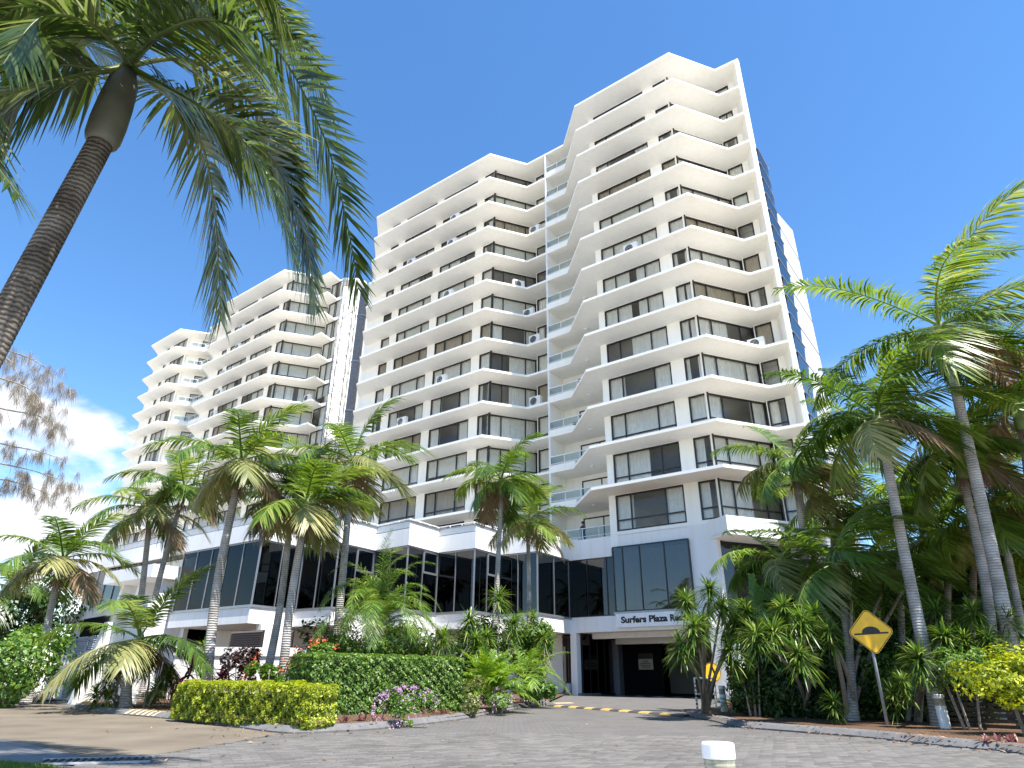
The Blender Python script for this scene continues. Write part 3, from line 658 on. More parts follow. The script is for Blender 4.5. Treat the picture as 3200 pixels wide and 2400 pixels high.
# exhaust duct and lattice mast between the towers
def P3(px, py, y): return D(px, py, y)
dt, db = P3(1152, 905, 62), P3(1086, 1345, 62)
dx, dy = db[0], 62.0
t = thing('exhaust_duct', (dx, dy, db[2]), 'dark ribbed exhaust duct climbing between the two towers', 'duct')
m = MB(); zz = np.arange(db[2], dt[2], .14); m.tube([(dx, dy, z) for z in zz], [.46 + (.035 if i % 2 else 0) for i in range(len(zz))], 18); m.build('pipe', flat('duct_steel', (.15, .155, .175), .4, .5, .2, 8, metal=.3), t)
for z in np.arange(db[2] + 2, dt[2], 5.7): m = MB(); m.lathe((dx, dy, z), [(.54, 0), (.54, .16)], 18); m.build('band', GREYMET, t)
m = MB(); m.tube([(dx, dy, dt[2] - .1), (dx - .3, dy, dt[2] + .7), (dx - 1.2, dy + .2, dt[2] + 1.1), (dx - 2.6, dy + .3, dt[2] + 1.15)], [.48, .48, .5, .5], 16); m.build('elbow', ACM, t, True)
m = MB(); m.tube([(dx, dy, db[2] - .9), (dx, dy, db[2])], [.25, .46], 16); m.build('lower_cone', GREYMET, t, True)
lt = thing('lattice_mast', (dx - 1.9, dy + 1, 0), 'white steel lattice mast standing against the farther tower end wall', 'mast')
LATM = flat('grey_lattice_steel', (.24, .25, .27), .6, .3)  # plain grey steel, darker than the wall behind
cx, cy, w = dx - 1.9, dy + 1.0, .75; z0, z1 = 6.0, P3(1110, 905, 63)[2]
for sx, sy in ((-1, -1), (1, -1), (1, 1), (-1, 1)):
    m = MB(); m.tube([(cx + sx * w, cy + sy * w, z0), (cx + sx * w, cy + sy * w, z1)], .05, 6); m.build('leg', LATM, lt)
m = MB()
for i, z in enumerate(np.arange(z0, z1 - 1.4, 1.4)):
    for a, b in (((-1, -1), (1, -1)), ((1, -1), (1, 1)), ((1, 1), (-1, 1)), ((-1, 1), (-1, -1))):
        if i % 2: a, b = b, a
        m.tube([(cx + a[0] * w, cy + a[1] * w, z), (cx + b[0] * w, cy + b[1] * w, z + 1.4)], .03, 4)
        m.tube([(cx + a[0] * w, cy + a[1] * w, z), (cx + b[0] * w, cy + b[1] * w, z)], .025, 4)
m.build('bracing', LATM, lt)

# ------------------------------------------------------------------ podium
pod = thing('podium_building', (-8, 44, 0), 'low white podium with a zigzag wall of dark glass behind the palms', 'building')
ZG = [np.array(p) for p in [(-21.3, 42.92), (-14.53, 38.04), (-12.82, 40.61), (-10.22, 38.88), (-8.57, 41.49), (-6.17, 39.48), (-4.62, 42.05), (-2.18, 40.24), (-.70, 42.59), (1.70, 41.05), (3.93, 44.27)]]
def outset(P, t):
    mb_ = MB(); P = [np.array(p) for p in P]; o = []
    for i in range(len(P)):
        def nr(a, b): d = b - a; d = d / np.hypot(*d); return np.array([d[1], -d[0]])
        if 0 < i < len(P) - 1: a, b = nr(P[i - 1], P[i]), nr(P[i], P[i + 1]); m_ = a + b; m_ /= np.hypot(*m_); o.append(P[i] + m_ * t / (m_ @ a))
        else: o.append(P[i] + (nr(P[0], P[1]) if i == 0 else nr(P[-2], P[-1])) * t)
    return o
ext = [ZG[0] - pA * 12] + ZG
fz = outset(ext, .12)
m = MB(); m.run(fz, .30, 8.2, 9.22); m.build('fascia', PODW, pod)
m = MB(); m.run(outset(ext, .02), .20, 9.20, 9.29); m.build('shadow_gap', FRAME, pod)
m = MB(); m.run(outset(ext, .09), .30, 9.27, 9.66); m.build('parapet', PODW, pod)
m = MB(); m.run(outset(ext, .16), .10, 9.655, 9.70); m.build('parapet_cap', GREYMET, pod)
backl = [ZG[-1] + nA * 1.5, at('Q', pA, nA, 5, 6), at('Q', pA, nA, -25, 6), at('Q', pA, nA, -30, 2)]
m = MB(); m.prism([tuple(p) for p in outset(ext, -.25)] + [tuple(p) for p in backl], 8.25, 8.6); m.build('roof_deck', CONC, pod)
bz = outset(ext[1:], .10)
m = MB(); m.run(bz, .30, 3.58, 4.42); m.build('sill_band', PODW, pod)
m = MB(); m.run(outset(ext[1:], .16), .2, 4.42, 4.52); m.build('sill_cap', GREYMET, pod)
m = MB(); m.prism([tuple(p) for p in outset(ext[1:], -.2)] + [tuple(ZG[-1] + nA * 6), tuple(ZG[0] + nA * 6)], 3.62, 4.3); m.build('floor_slab', PODW, pod)
sash = {(3, 0): 1, (5, 1): 1, (1, 1): 0}
for i in range(10):
    a, b = ZG[i], ZG[i + 1]; d = b - a; Ln = np.hypot(*d); d = d / Ln; ang = math.atan2(d[1], d[0])
    mull = [Ln * k / 5 for k in range(1, 5)] if i == 0 else [Ln * .5]
    mm_ = MB(); 
    for u in [0.02] + mull + [Ln - .02]: mm_.box(u - .025, u + .025, -.03, .06, 0, 3.68)
    mm_.box(0, Ln, -.02, .05, 0, .06); mm_.box(0, Ln, -.02, .05, 3.6, 3.66)
    o = link('glazing', mm_.mesh('glazing', GREYMET), pod); o.location = Vector((a[0], a[1], 4.52)) - pod.location; o.rotation_euler = (0, 0, ang); ORG[o.name] = np.zeros(3)
    us = [.02] + mull + [Ln - .02]
    for q, (u, v) in enumerate(zip(us[:-1], us[1:])):
        pm = MB(); pm.add([(u, .02, .03), (v, .02, .03), (v, .02, 3.64), (u, .02, 3.64)], [(0, 1, 2, 3)]); link('pane', pm.mesh('pane', TGLASS if i == 0 else DGLASS), o)
    if i in (3, 5, 7):                                     # opening sash with a transom
        k = 0 if i != 5 else 0; u, v = us[-2], us[-1]
        sm = MB(); sm.box(u + .03, v - .03, -.05, .03, 2.25, 2.37); sm.box(u + .03, u + .10, -.05, .03, 2.37, 3.6); sm.box(v - .10, v - .03, -.05, .03, 2.37, 3.6); sm.box(u + .1, v - .1, -.05, .03, 3.52, 3.6); link('sash', sm.mesh('sash', GREYMET), o)
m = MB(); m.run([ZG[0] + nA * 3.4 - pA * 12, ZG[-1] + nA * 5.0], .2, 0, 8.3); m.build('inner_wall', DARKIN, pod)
# ground storey: recessed wall, piers and louvres
m = MB(); wb = [ZG[0] + nA * 2.6 + pA * .4, ZG[-1] + nA * .9 - pA * 1.2]; m.run(wb, .2, 0, 3.6); m.build('wall', PODW, pod)
for i in (1, 3, 5, 7):
    m = MB(); q = ZG[i] + nA * .9; fr = lambda p: (*(q + pA * p[0] + nA * p[1]), p[2]); m.box(-.25, .25, -.2, 1.6, 0, 3.6, fr); m.build('pier', PODW, pod)
def louvre(px0, px1, y, label=None):
    a, b = P3(*px0, y), P3(*px1, y)
    h = abs(b[2] - a[2]); o = MB(); d = np.array([pA[0], pA[1]]); w_ = (b[0] - a[0]) / pA[0]
    fr = lambda p: (a[0] + d[0] * p[0] + nA[0] * p[1], a[1] + d[1] * p[0] + nA[1] * p[1], min(a[2], b[2]) + p[2])
    m = MB(); m.box(0, w_, .06, .10, 0, h, fr); f = m.build('vent', BLACK, pod)
    for k in range(9):
        z = h * (k + .5) / 9; m = MB(); m.add([fr((0, -.04, z - .06)), fr((w_, -.04, z - .06)), fr((w_, .05, z + .05)), fr((0, .05, z + .05))], [(0, 1, 2, 3)]); m.build('slat', BRN, f)
louvre((712, 2035), (860, 1975), 38.6)
louvre((880, 2030), (925, 1972), 38.2)
# roof-deck railing and glass screen
rl = outset(ext, -.5)
for i in range(2, 11):
    a, b = rl[i], rl[i + 1]; m = MB()
    m.run([a, b], .05, 9.98, 10.03)
    n_ = 3
    for k in range(n_): q = a + (b - a) * (k / n_); m.box(q[0] - .025, q[0] + .025, q[1] - .025, q[1] + .025, 8.6, 9.98)
    n_ = 22
    m.run([a, b], .03, 9.72, 9.75)
    for k in range(n_): q = a + (b - a) * (k / n_); m.box(q[0] - .008, q[0] + .008, q[1] - .008, q[1] + .008, 8.7, 9.72)
    m.build('railing', WMETAL, pod)
scr = [D(1488, 1625, 45.0)[:2], D(1530, 1635, 45.6)[:2], D(1570, 1640, 46.2)[:2]]
for a, b in zip(scr[:-1], scr[1:]):
    m = MB(); m.run([a, b], .05, 10.7, 10.76)
    for q in (a, b): m.box(q[0] - .04, q[0] + .04, q[1] - .04, q[1] + .04, 8.6, 10.75)
    f = m.build('screen_frame', WMETAL, pod); g = MB(); g.add([(*a, 8.7), (*b, 8.7), (*b, 10.7), (*a, 10.7)], [(0, 1, 2, 3)]); g.build('glass_panel', RAILGL, f)
# left end: canopy box, fins and wall
lq = ZG[0] - pA * 1.0
m = MB(); fr = lambda p: (*(lq + pA * p[0] + nA * p[1]), p[2]); m.box(-6.2, .6, -1.6, 1.2, 6.55, 7.35, fr); m.build('canopy', PODW, pod)
for u in (-5.6, -3.1, -.2):
    m = MB(); m.add([fr(p) for p in [(u, -1.4, 0), (u, 1.2, 0), (u, 1.2, 6.55), (u, -.6, 6.55), (u + .35, -1.4, 0), (u + .35, 1.2, 0), (u + .35, 1.2, 6.55), (u + .35, -.6, 6.55)]], [(0, 1, 2, 3), (4, 7, 6, 5), (0, 3, 7, 4), (3, 2, 6, 7), (0, 4, 5, 1), (1, 5, 6, 2)]); m.build('fin_wall', PODW, pod)
m = MB(); m.box(-6, .6, 1.2, 1.5, 0, 8.2, fr); m.box(-14, -6, .3, .6, 0, 4.4, fr); m.build('end_wall', PODW, pod)
m = MB(); m.box(-14, -6.0, .35, .42, 4.4, 8.2, fr); o = m.build('end_glazing', DGLASS, pod)
m = MB()
for u in np.arange(-14, -5.9, 1.6): m.box(u - .03, u + .03, .28, .46, 4.4, 8.2, fr)
m.build('mullions', GREYMET, o)

# ------------------------------------------------------------------ entrance under the right wing
ent = thing('entrance_block', (6, 42, 0), 'white entrance base with glazed lobby bay over the dark garage opening', 'building')
efr = lambda p: (*(PT['P'] + pA * p[0] + nA * (OFF + p[1])), p[2])
m = MB(); m.box(-11.9, -8.60, -.003, .25, 8.16, 9.45, efr); m.box(-8.60, -3.3, .003, .25, 8.70, 9.45, efr); m.box(-3.3, -1.6, -.003, .5, 3.62, 9.45, efr); m.box(-11.9, -1.6, -.006, .30, 3.62, 4.54, efr); m.build('wall', PODW, ent)
m = MB(); m.box(-11.9, -11.45, -.02, .45, 0, 3.62, efr); m.build('column', PODW, ent)
m = MB(); m.box(-2.5, -1.75, -.4, .4, 0, 3.62, efr); m.build('column', PODW, ent)
# lobby glass left of the bay, then the bay
def gl(u0, u1, z0, z1, y, mull, mat, nm):
    m = MB()
    for u in [u0 + .03] + mull + [u1 - .03]: m.box(u - .03, u + .03, y - .03, y + .07, z0, z1, efr)
    m.box(u0, u1, y - .025, y + .065, z0, z0 + .07, efr); m.box(u0, u1, y - .025, y + .065, z1 - .07, z1, efr); o = m.build(nm, FRAME, ent)
    us = [u0] + mull + [u1]
    for a, b in zip(us[:-1], us[1:]): g = MB(); g.add([efr((a, y + .02, z0)), efr((b, y + .02, z0)), efr((b, y + .02, z1)), efr((a, y + .02, z1))], [(0, 1, 2, 3)]); g.build('pane', mat, o)
    return o
gl(-11.86, -8.5, 4.54, 8.18, .1, [-10.55, -9.1], DGLASS, 'lobby_window')
bay = gl(-8.46, -3.3, 4.72, 8.69, -.16, [-7.75, -6.55, -4.9], RGLASS, 'bay_window')
m = MB(); m.add([efr((-8.2 + .09 * i, .75 + .06 * math.sin(i * 1.6), z)) for i in range(54) for z in (4.8, 8.6)], [(2 * i, 2 * i + 2, 2 * i + 3, 2 * i + 1) for i in range(53)]); m.build('curtain', CURTT, bay, True)
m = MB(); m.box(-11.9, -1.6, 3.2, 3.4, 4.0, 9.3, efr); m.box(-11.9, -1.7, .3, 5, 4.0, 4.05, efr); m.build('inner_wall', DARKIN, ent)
m = MB(); m.box(-8.55, -3.25, -.22, -.006, 4.58, 4.72, efr); m.build('bay_sill', GREYMET, ent)
# planter box under the corner window, recess below
c0, c1, c2, c3 = at('P', pA, nA, -2.0, OFF), at('P', pA, nA, -.55, OFF - 1.0), at('P', pB, nB, 5.2, OFF - 1.0), at('V', pA, nA, 1.5, OFF - .9)
m = MB(); m.run([c0, c1, c2, c3], .2, 8.62, 9.58); m.build('planter', PODW, ent)
m = MB(); m.prism([tuple(c0), tuple(c1), tuple(c2), tuple(c3), tuple(at('V', pA, nA, 1.5, OFF + 3)), tuple(at('P', pA, nA, -2, OFF + 3))], 8.5, 8.66); m.build('planter_soffit', PODW, ent)
m = MB(); m.run([at('P', pA, nA, -1.6, OFF + .8), at('P', pB, nB, 1.0, OFF + .9), at('P', pB, nB, 6.5, OFF + .9), at('V', pA, nA, 2, OFF + .5)], .1, 3.6, 8.5); m.build('recess_glazing', DGLASS, ent)
m = MB(); m.run([at('P', pB, nB, 1.0, OFF + 1.4), at('P', pB, nB, 6.5, OFF + 1.4), at('V', pA, nA, 2, OFF + 1.0)], .3, 0, 8.5); m.build('recess_wall', BRN, ent)
m = MB(); m.prism([tuple(at('P', pA, nA, -1.6, OFF)), tuple(at('P', pB, nB, .9, OFF)), tuple(at('P', pB, nB, 6.5, OFF)), tuple(at('V', pA, nA, 1.5, OFF)), tuple(at('P', pA, nA, 6, OFF + 8)), tuple(at('P', pA, nA, -1.6, OFF + 8))], 0.1, 3.6); m.build('base_wall', PODW, ent)
# garage: ceiling, beams, side glass, back wall, door, notice, floor
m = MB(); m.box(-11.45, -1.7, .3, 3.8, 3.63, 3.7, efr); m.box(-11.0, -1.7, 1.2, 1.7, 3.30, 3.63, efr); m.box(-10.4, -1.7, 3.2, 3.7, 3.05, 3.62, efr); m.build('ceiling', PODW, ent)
m = MB(); m.box(-11.45, -1.7, 3.8, 15, 3.4, 3.7, efr); m.build('inner_ceiling', DARKIN, ent)  # deeper ceiling coloured near-black to carry the garage shade
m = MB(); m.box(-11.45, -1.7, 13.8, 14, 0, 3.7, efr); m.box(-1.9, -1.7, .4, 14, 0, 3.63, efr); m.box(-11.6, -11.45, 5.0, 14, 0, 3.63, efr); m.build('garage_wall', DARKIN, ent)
m = MB()
for k in range(5): m.box(-11.42, -11.36, .5 + k * .95, .56 + k * .95, 0.05, 3.55, efr)
m.box(-11.42, -11.36, .5, 4.6, .05, .12, efr); m.box(-11.42, -11.36, .5, 4.6, 3.48, 3.55, efr); o = m.build('side_glazing', FRAME, ent)
for k in range(4): g = MB(); g.add([efr((-11.39, .56 + k * .95, .1)), efr((-11.39, 1.45 + k * .95, .1)), efr((-11.39, 1.45 + k * .95, 3.5)), efr((-11.39, .56 + k * .95, 3.5))], [(0, 1, 2, 3)]); g.build('pane', DGLASS, o)
m = MB(); m.box(-11.6, -11.0, 4.6, 5.2, 0, 3.63, efr); m.build('pillar', flat('pillar_paint', (.22, .23, .26), .7, .3), ent)
m = MB(); m.box(-9.9, -8.1, 5.2, 5.3, 0, 3.3, efr); m.box(-11.0, -9.9, 5.25, 5.35, 0, 3.63, efr); o = m.build('lobby_door', DARKIN, ent)
nb = thing('notice_board', efr((-9.3, 5.12, 1.55)), 'pale notice board with dark header hanging in the garage entry', 'sign')
m = MB(); m.box(-9.8, -8.75, 5.12, 5.17, 1.55, 2.55, efr); m.build('panel', flat('notice_cream', (.42, .40, .33), .7, .3), nb)
m = MB(); m.box(-9.8, -8.75, 5.11, 5.121, 2.2, 2.55, efr)
m.build('header', BLACK, nb)
m = MB()
for k, (wd) in enumerate([.35, .7, .8, .6]): m.box(-9.275 - wd / 2, -9.275 + wd / 2, 5.112, 5.122, 2.03 - k * .12, 2.08 - k * .12, efr)
m.build('print_line', BRN, nb)
# entrance doors left of the column
m = MB(); ed = at('P', pA, nA, -13.4, OFF + .9); fe = lambda p: (*(ed + pA * p[0] + nA * p[1]), p[2])
for u in (0, .75, 1.5): m.box(u - .04, u + .04, -.04, .04, .12, 3.5, fe)
m.box(-.04, 1.54, -.035, .035, .12, .2, fe); m.box(-.04, 1.54, -.035, .035, 3.42, 3.5, fe); o = m.build('entrance_door', FRAME, ent)
for u in (.04, .79): g = MB(); g.add([fe((u, 0, .2)), fe((u + .68, 0, .2)), fe((u + .68, 0, 3.42)), fe((u, 0, 3.42))], [(0, 1, 2, 3)]); g.build('pane', DGLASS, o)
m = MB(); m.box(-1.2, 2.2, -.9, 1.5, 0.0, .13, fe); m.build('door_step', CONC, ent)
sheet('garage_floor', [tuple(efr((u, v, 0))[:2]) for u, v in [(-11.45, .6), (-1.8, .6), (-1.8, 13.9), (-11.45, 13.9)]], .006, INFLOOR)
# sign board with lettering
sg = thing('sign_board', efr((-5.4, -.24, 3.84)), 'long white sign board with black lettering over the garage opening', 'sign')
m = MB(); m.box(-8.42, -2.4, -.26, -.01, 3.82, 4.60, efr); m.build('board', flat('sign_white', (.82, .81, .78), .5, .4, .03), sg)
def lettering(txt, parent, p, ang, size, mat, width=None, bold=.0):
    cu = bpy.data.curves.new('lettering', 'FONT'); cu.body = txt; cu.size = size; cu.offset = bold; cu.extrude = .004; cu.resolution_u = 4
    ob = bpy.data.objects.new('tmp_text', cu); C.objects.link(ob); dg = bpy.context.evaluated_depsgraph_get(); me = bpy.data.meshes.new_from_object(ob.evaluated_get(dg)); bpy.data.objects.remove(ob)
    if width:
        xs = [v.co.x for v in me.vertices]; k = width / (max(xs) - min(xs))
        for v in me.vertices: v.co.x *= k
    me.materials.clear(); me.materials.append(mat)
    o = link('lettering', me, parent); o.location = Vector([float(q) for q in p]) - parent.location; o.rotation_euler = (rad(90), 0, ang); return o
lettering('Surfers Plaza', sg, efr((-8.05, -.268, 4.07)), aA, .50, BLACK, 3.05, .022)
lettering('Resort', sg, efr((-4.85, -.268, 4.07)), aA, .50, BLACK, 1.35, .022)
# low front wall, gate and gate posts on the left
fw = thing('garden_wall', (-9, 30, 0), 'low white rendered garden wall with coping behind the cordylines', 'wall')
w0, w1 = D(525, 2150, 27.5)[:2], D(930, 2150, 27.5)[:2]
zt_w = D(700, 2022, 27.5)[2]
m = MB(); m.run([w0, w1], .22, 0, zt_w - .32); m.build('wall', PODW, fw)
m = MB(); m.run([w0 + np.array([-.06, -.06]), w1 + np.array([.06, -.06])], .34, zt_w - .32, zt_w); m.build('coping', PODW, fw)
gt = thing('louvred_gate', G(222, 2199), 'pair of blue grey louvred gates between white slanted posts', 'gate')
g0_, g1_ = G(186, 2191)[:2], G(262, 2199)[:2]; gd = g1_ - g0_; gw = np.hypot(*gd); gd = gd / gw; gn = np.array([-gd[1], gd[0]])
gtop = 2.15
gf = lambda p: (*(g0_ + gd * p[0] + gn * p[1]), p[2])
for k in (0, 1):
    u0, u1 = gw * .5 * k + .02, gw * .5 * (k + 1) - .02
    m = MB(); m.box(u0, u0 + .07, 0, .06, .05, gtop, gf); m.box(u1 - .07, u1, 0, .06, .05, gtop, gf)
    for z in (.05, gtop * .42, gtop - .08): m.box(u0 + .07, u1 - .07, .003, .057, z, z + .14 if z > .5 and z < 1.5 else z + .08, gf)
    lf = m.build('gate_leaf', LOUV, gt)
    for z in list(np.arange(.18, gtop * .42 - .03, .075)) + list(np.arange(gtop * .42 + .19, gtop - .1, .075)):
        m = MB(); m.add([gf((u0 + .07, .01, z)), gf((u1 - .07, .01, z)), gf((u1 - .07, .05, z + .05)), gf((u0 + .07, .05, z + .05))], [(0, 1, 2, 3)]); m.build('slat', LOUV, lf)
m = MB(); m.box(.2, gw - .2, .03, .06, gtop + .05, 2.85, gf); m.build('dark_panel', DARKIN, gt)
gp_ = thing('gate_wall', G(170, 2190), 'white gate surround with slanted buttresses around the louvred gate', 'wall')
for u, s in ((-.45, 1), (gw + .02, 1)):
    m = MB(); m.add([gf(p) for p in [(u, -.5, 0), (u + .42, -.5, 0), (u + .42, .6, 0), (u, .6, 0), (u, -.02, 2.6), (u + .42, -.02, 2.6), (u + .42, .6, 2.6), (u, .6, 2.6)]], [(0, 3, 2, 1), (4, 5, 6, 7), (0, 1, 5, 4), (1, 2, 6, 5), (2, 3, 7, 6), (3, 0, 4, 7)]); m.build('buttress', PODW, gp_)
m = MB(); m.box(-3.5, -.45, .2, .45, 0, 2.3, gf); m.box(gw + .44, gw + 3.6, .2, .45, 0, 2.3, gf); m.build('wall', PODW, gp_)
m = MB(); m.box(-3.5, gw + 3.6, .12, .62, 2.85, 3.15, gf); m.box(-.45, gw + .44, .2, .6, 2.6, 2.86, gf); m.build('lintel', PODW, gp_)
# far building on the right edge
fb = thing('office_block', (29, 42, 0), 'blue glazed block with white bands behind the right hand palms', 'building')
m = MB(); m.box(27.5, 40, 38, 50, 0, 9.6); m.build('wall', flat('blue_cladding', (.07, .11, .22), .35, .5), fb)
for z in (1.8, 3.6, 5.4, 7.2, 9.0): m = MB(); m.box(27.4, 40.1, 37.9, 50, z, z + .22); m.build('band', WHITE, fb)

# ------------------------------------------------------------------ vegetation builders
def crom(P, k=6):
    P = [np.array(p, float) for p in P]; o = []
    for i in range(len(P) - 1):
        a, b, c, d = P[max(i - 1, 0)], P[i], P[i + 1], P[min(i + 2, len(P) - 1)]
        for j in range(k):
            t = j / k; o.append(.5 * ((2 * b) + (c - a) * t + (2 * a - 5 * b + 4 * c - d) * t * t + (-a + 3 * b - 3 * c + d) * t ** 3))
    o.append(P[-1]); return np.array(o)
def frond_parts(curve, nl, LL, LW, droop, wind, rng, start=.12, r0=.03, vee=.25, ragged=.1, seg=3):
    """one pinnate leaf along a rachis curve: rachis + two rows of leaflets"""
    seglen = np.r_[0, np.cumsum(np.linalg.norm(np.diff(curve, axis=0), axis=1))]; tt = seglen / seglen[-1]
    t = np.linspace(start, 1, nl); t = np.r_[t, t]; sg = np.r_[np.ones(nl), -np.ones(nl)]
    keep = rng.random(2 * nl) > ragged * .5; t, sg = t[keep], sg[keep]; t = (t + rng.normal(0, .004, len(t))).clip(0, 1)
    p = np.stack([np.interp(t, tt, curve[:, k]) for k in range(3)], 1); e = .02
    tg = unit(np.stack([np.interp((t + e).clip(0, 1), tt, curve[:, k]) - np.interp((t - e).clip(0, 1), tt, curve[:, k]) for k in range(3)], 1))
    up = np.array([0, 0, 1.0]); side = np.cross(tg, up); bad = np.linalg.norm(side, axis=1) < .25
    h = curve[-1] - curve[0]; hs_ = np.cross(np.array([h[0], h[1], 0.01]), up); side[bad] = hs_ / (np.linalg.norm(hs_) + 1e-9); side = unit(side)
    nrm = unit(np.cross(side, tg))
    d = side * sg[:, None] * (1.0 - .4 * t[:, None]) + tg * (.30 + .6 * t[:, None]) + nrm * vee + rng.normal(0, .07, (len(t), 3))
    L = LL * (np.sin(np.pi * (.14 + .78 * t)) ** .7) * (1 + rng.normal(0, .08, len(t)))
    cut = rng.random(len(t)) < ragged; L = np.where(cut, L * rng.uniform(.4, .8, len(t)), L)
    V, F, s = strips(p, d, L, LW * (.7 + .3 * np.sin(np.pi * t)), nrm, droop * rng.uniform(.7, 1.3, len(t)), seg, rng, wind)
    # rachis: square tube
    n = len(curve); tg2 = unit(np.gradient(curve, axis=0)); sd = unit(np.cross(tg2, up + 1e-3)); nm = np.cross(sd, tg2); r = np.interp(np.linspace(0, 1, n), [0, .15, 1], [r0 * 1.7, r0, r0 * .2])[:, None]
    ring = np.stack([curve + sd * r, curve + nm * r * .7, curve - sd * r, curve - nm * r * .7], 1).reshape(-1, 3)
    fi = (np.arange(n - 1) * 4)[:, None] + np.arange(4)[None]; fj = (np.arange(n - 1) * 4)[:, None] + (np.arange(4)[None] + 1) % 4
    F2 = np.stack([fi, fj, fj + 4, fi + 4], -1).reshape(-1, 4)
    return cat([(V, F, s), (ring, F2, np.full(len(ring), .85))])
def grow(start, az, el, length, sag, wind, n=12):
    p = np.array(start, float); d = np.array([math.cos(az) * math.cos(el), math.sin(az) * math.cos(el), math.sin(el)]); pts = [p.copy()]
    for i in range(n):
        p = p + d * length / n; pts.append(p.copy()); d = d + np.array([0, 0, -1.0]) * sag / n * (.5 + 1.2 * i / n) + np.array(wind) / n; d = d / np.linalg.norm(d)
    return np.array(pts)
PALMG = 'palms planted around the building'
def trunk_mesh(pts, r0, r1, n=14, ring=.09, amp=.010, flare=.35):
    c = crom(pts, 8); sl_ = np.r_[0, np.cumsum(np.linalg.norm(np.diff(c, axis=0), axis=1))]; Lt = sl_[-1]; m = int(Lt / ring) * 3
    s = np.linspace(0, Lt, m); P = np.stack([np.interp(s, sl_, c[:, k]) for k in range(3)], 1)
    rs = []
    for i, q in enumerate(s):
        t = q / Lt; r = r0 + (r1 - r0) * t + r0 * flare * math.exp(-q / .35); rs.append(r * (1 + amp * ((1, -.6, .2)[i % 3] + .8 * math.sin(i * 2.3) * math.sin(i * .61))))
    mb = MB(); mb.tube(P, rs, n); return mb
def palm(label, base, top, r=.13, fl=2.5, nf=13, seed=1, wind=(.25, 0, 0), shaft=.8, name='palm_tree', dead=1, leaf=.80, mat=None, yellow=.18, group=PALMG, elo=-16, lw=.060, nl=62, trunkmat_=None, shaftmat=None, ehi=66):
    rng = np.random.default_rng(seed); b = np.array([base[0], base[1], .05]); tp = np.array(top, float)
    r = r * .88; fl = fl * rng.uniform(.94, 1.06); sg0 = rng.uniform(.75, 1.15); t = thing(name, b, label, 'palm', group)
    ax = unit((tp - b)[None])[0]; sh0 = tp - np.array([0, 0, shaft]) * 1.0
    mid = b + (sh0 - b) * .5 + np.array([rng.normal(0, .08), rng.normal(0, .08), 0])
    trunk_mesh([b, mid, sh0], r, r * .72).build('trunk', trunkmat_ or TRUNK, t, True)
    mb = MB(); mb.tube([sh0 + (tp - sh0) * q for q in (-.03, .04, .25, .6, 1.0, 1.12)], [r * .78, r * 1.06, r * 1.12, r * .9, r * .62, r * .2], 14); mb.build('crownshaft', shaftmat or SHAFT, t, True)
    for k in range(nf):
        f = k / max(1, nf - 1); el = rad(ehi + (elo - ehi) * f ** .6 + rng.normal(0, 8)); az = k * 2.39996 + rng.normal(0, .15)
        L = fl * 1.06 * (.72 + .28 * math.sin(math.pi * min(1, f + .25))) * rng.uniform(.92, 1.08)
        cv = grow(tp - np.array([0, 0, .05 + .12 * f]), az, el, L, 1.05 * sg0 + .35 * f + rng.uniform(0, .3), np.array(wind) * 1.2)
        V, F, s = frond_parts(cv, nl, leaf, lw, .28 + .25 * f, np.array(wind) * .8, rng, vee=.12 - .1 * f, ragged=.18); s = np.clip(s * .62 + rng.uniform(-.08, .42), 0, 1)
        isd = dead and k >= nf - dead; m = DEAD if isd else (FRONDY if (f > .55 and rng.random() < yellow * 2) else (mat or FROND))
        link('frond', npmesh('frond', V, F, m, s, o=b), t)
    if dead:                                                       # pale flower stalks hanging below the shaft
        pp = []; 
        for k in range(60):
            pass
        n = 70; a = rng.random(n) * 6.283; bb = sh0 + np.c_[np.cos(a) * r, np.sin(a) * r, np.zeros(n)]; dd = np.c_[np.cos(a), np.sin(a), -rng.uniform(.6, 1.6, n)]
        V, F, s = strips(bb, dd, rng.uniform(.25, .5, n), .018, np.tile([0, 0, 1.0], (n, 1)) + rng.normal(0, .2, (n, 3)), .6, 3, rng)
        link('flower_stalks', npmesh('flower_stalks', V, F, DEAD, s, o=b), t)
    return t
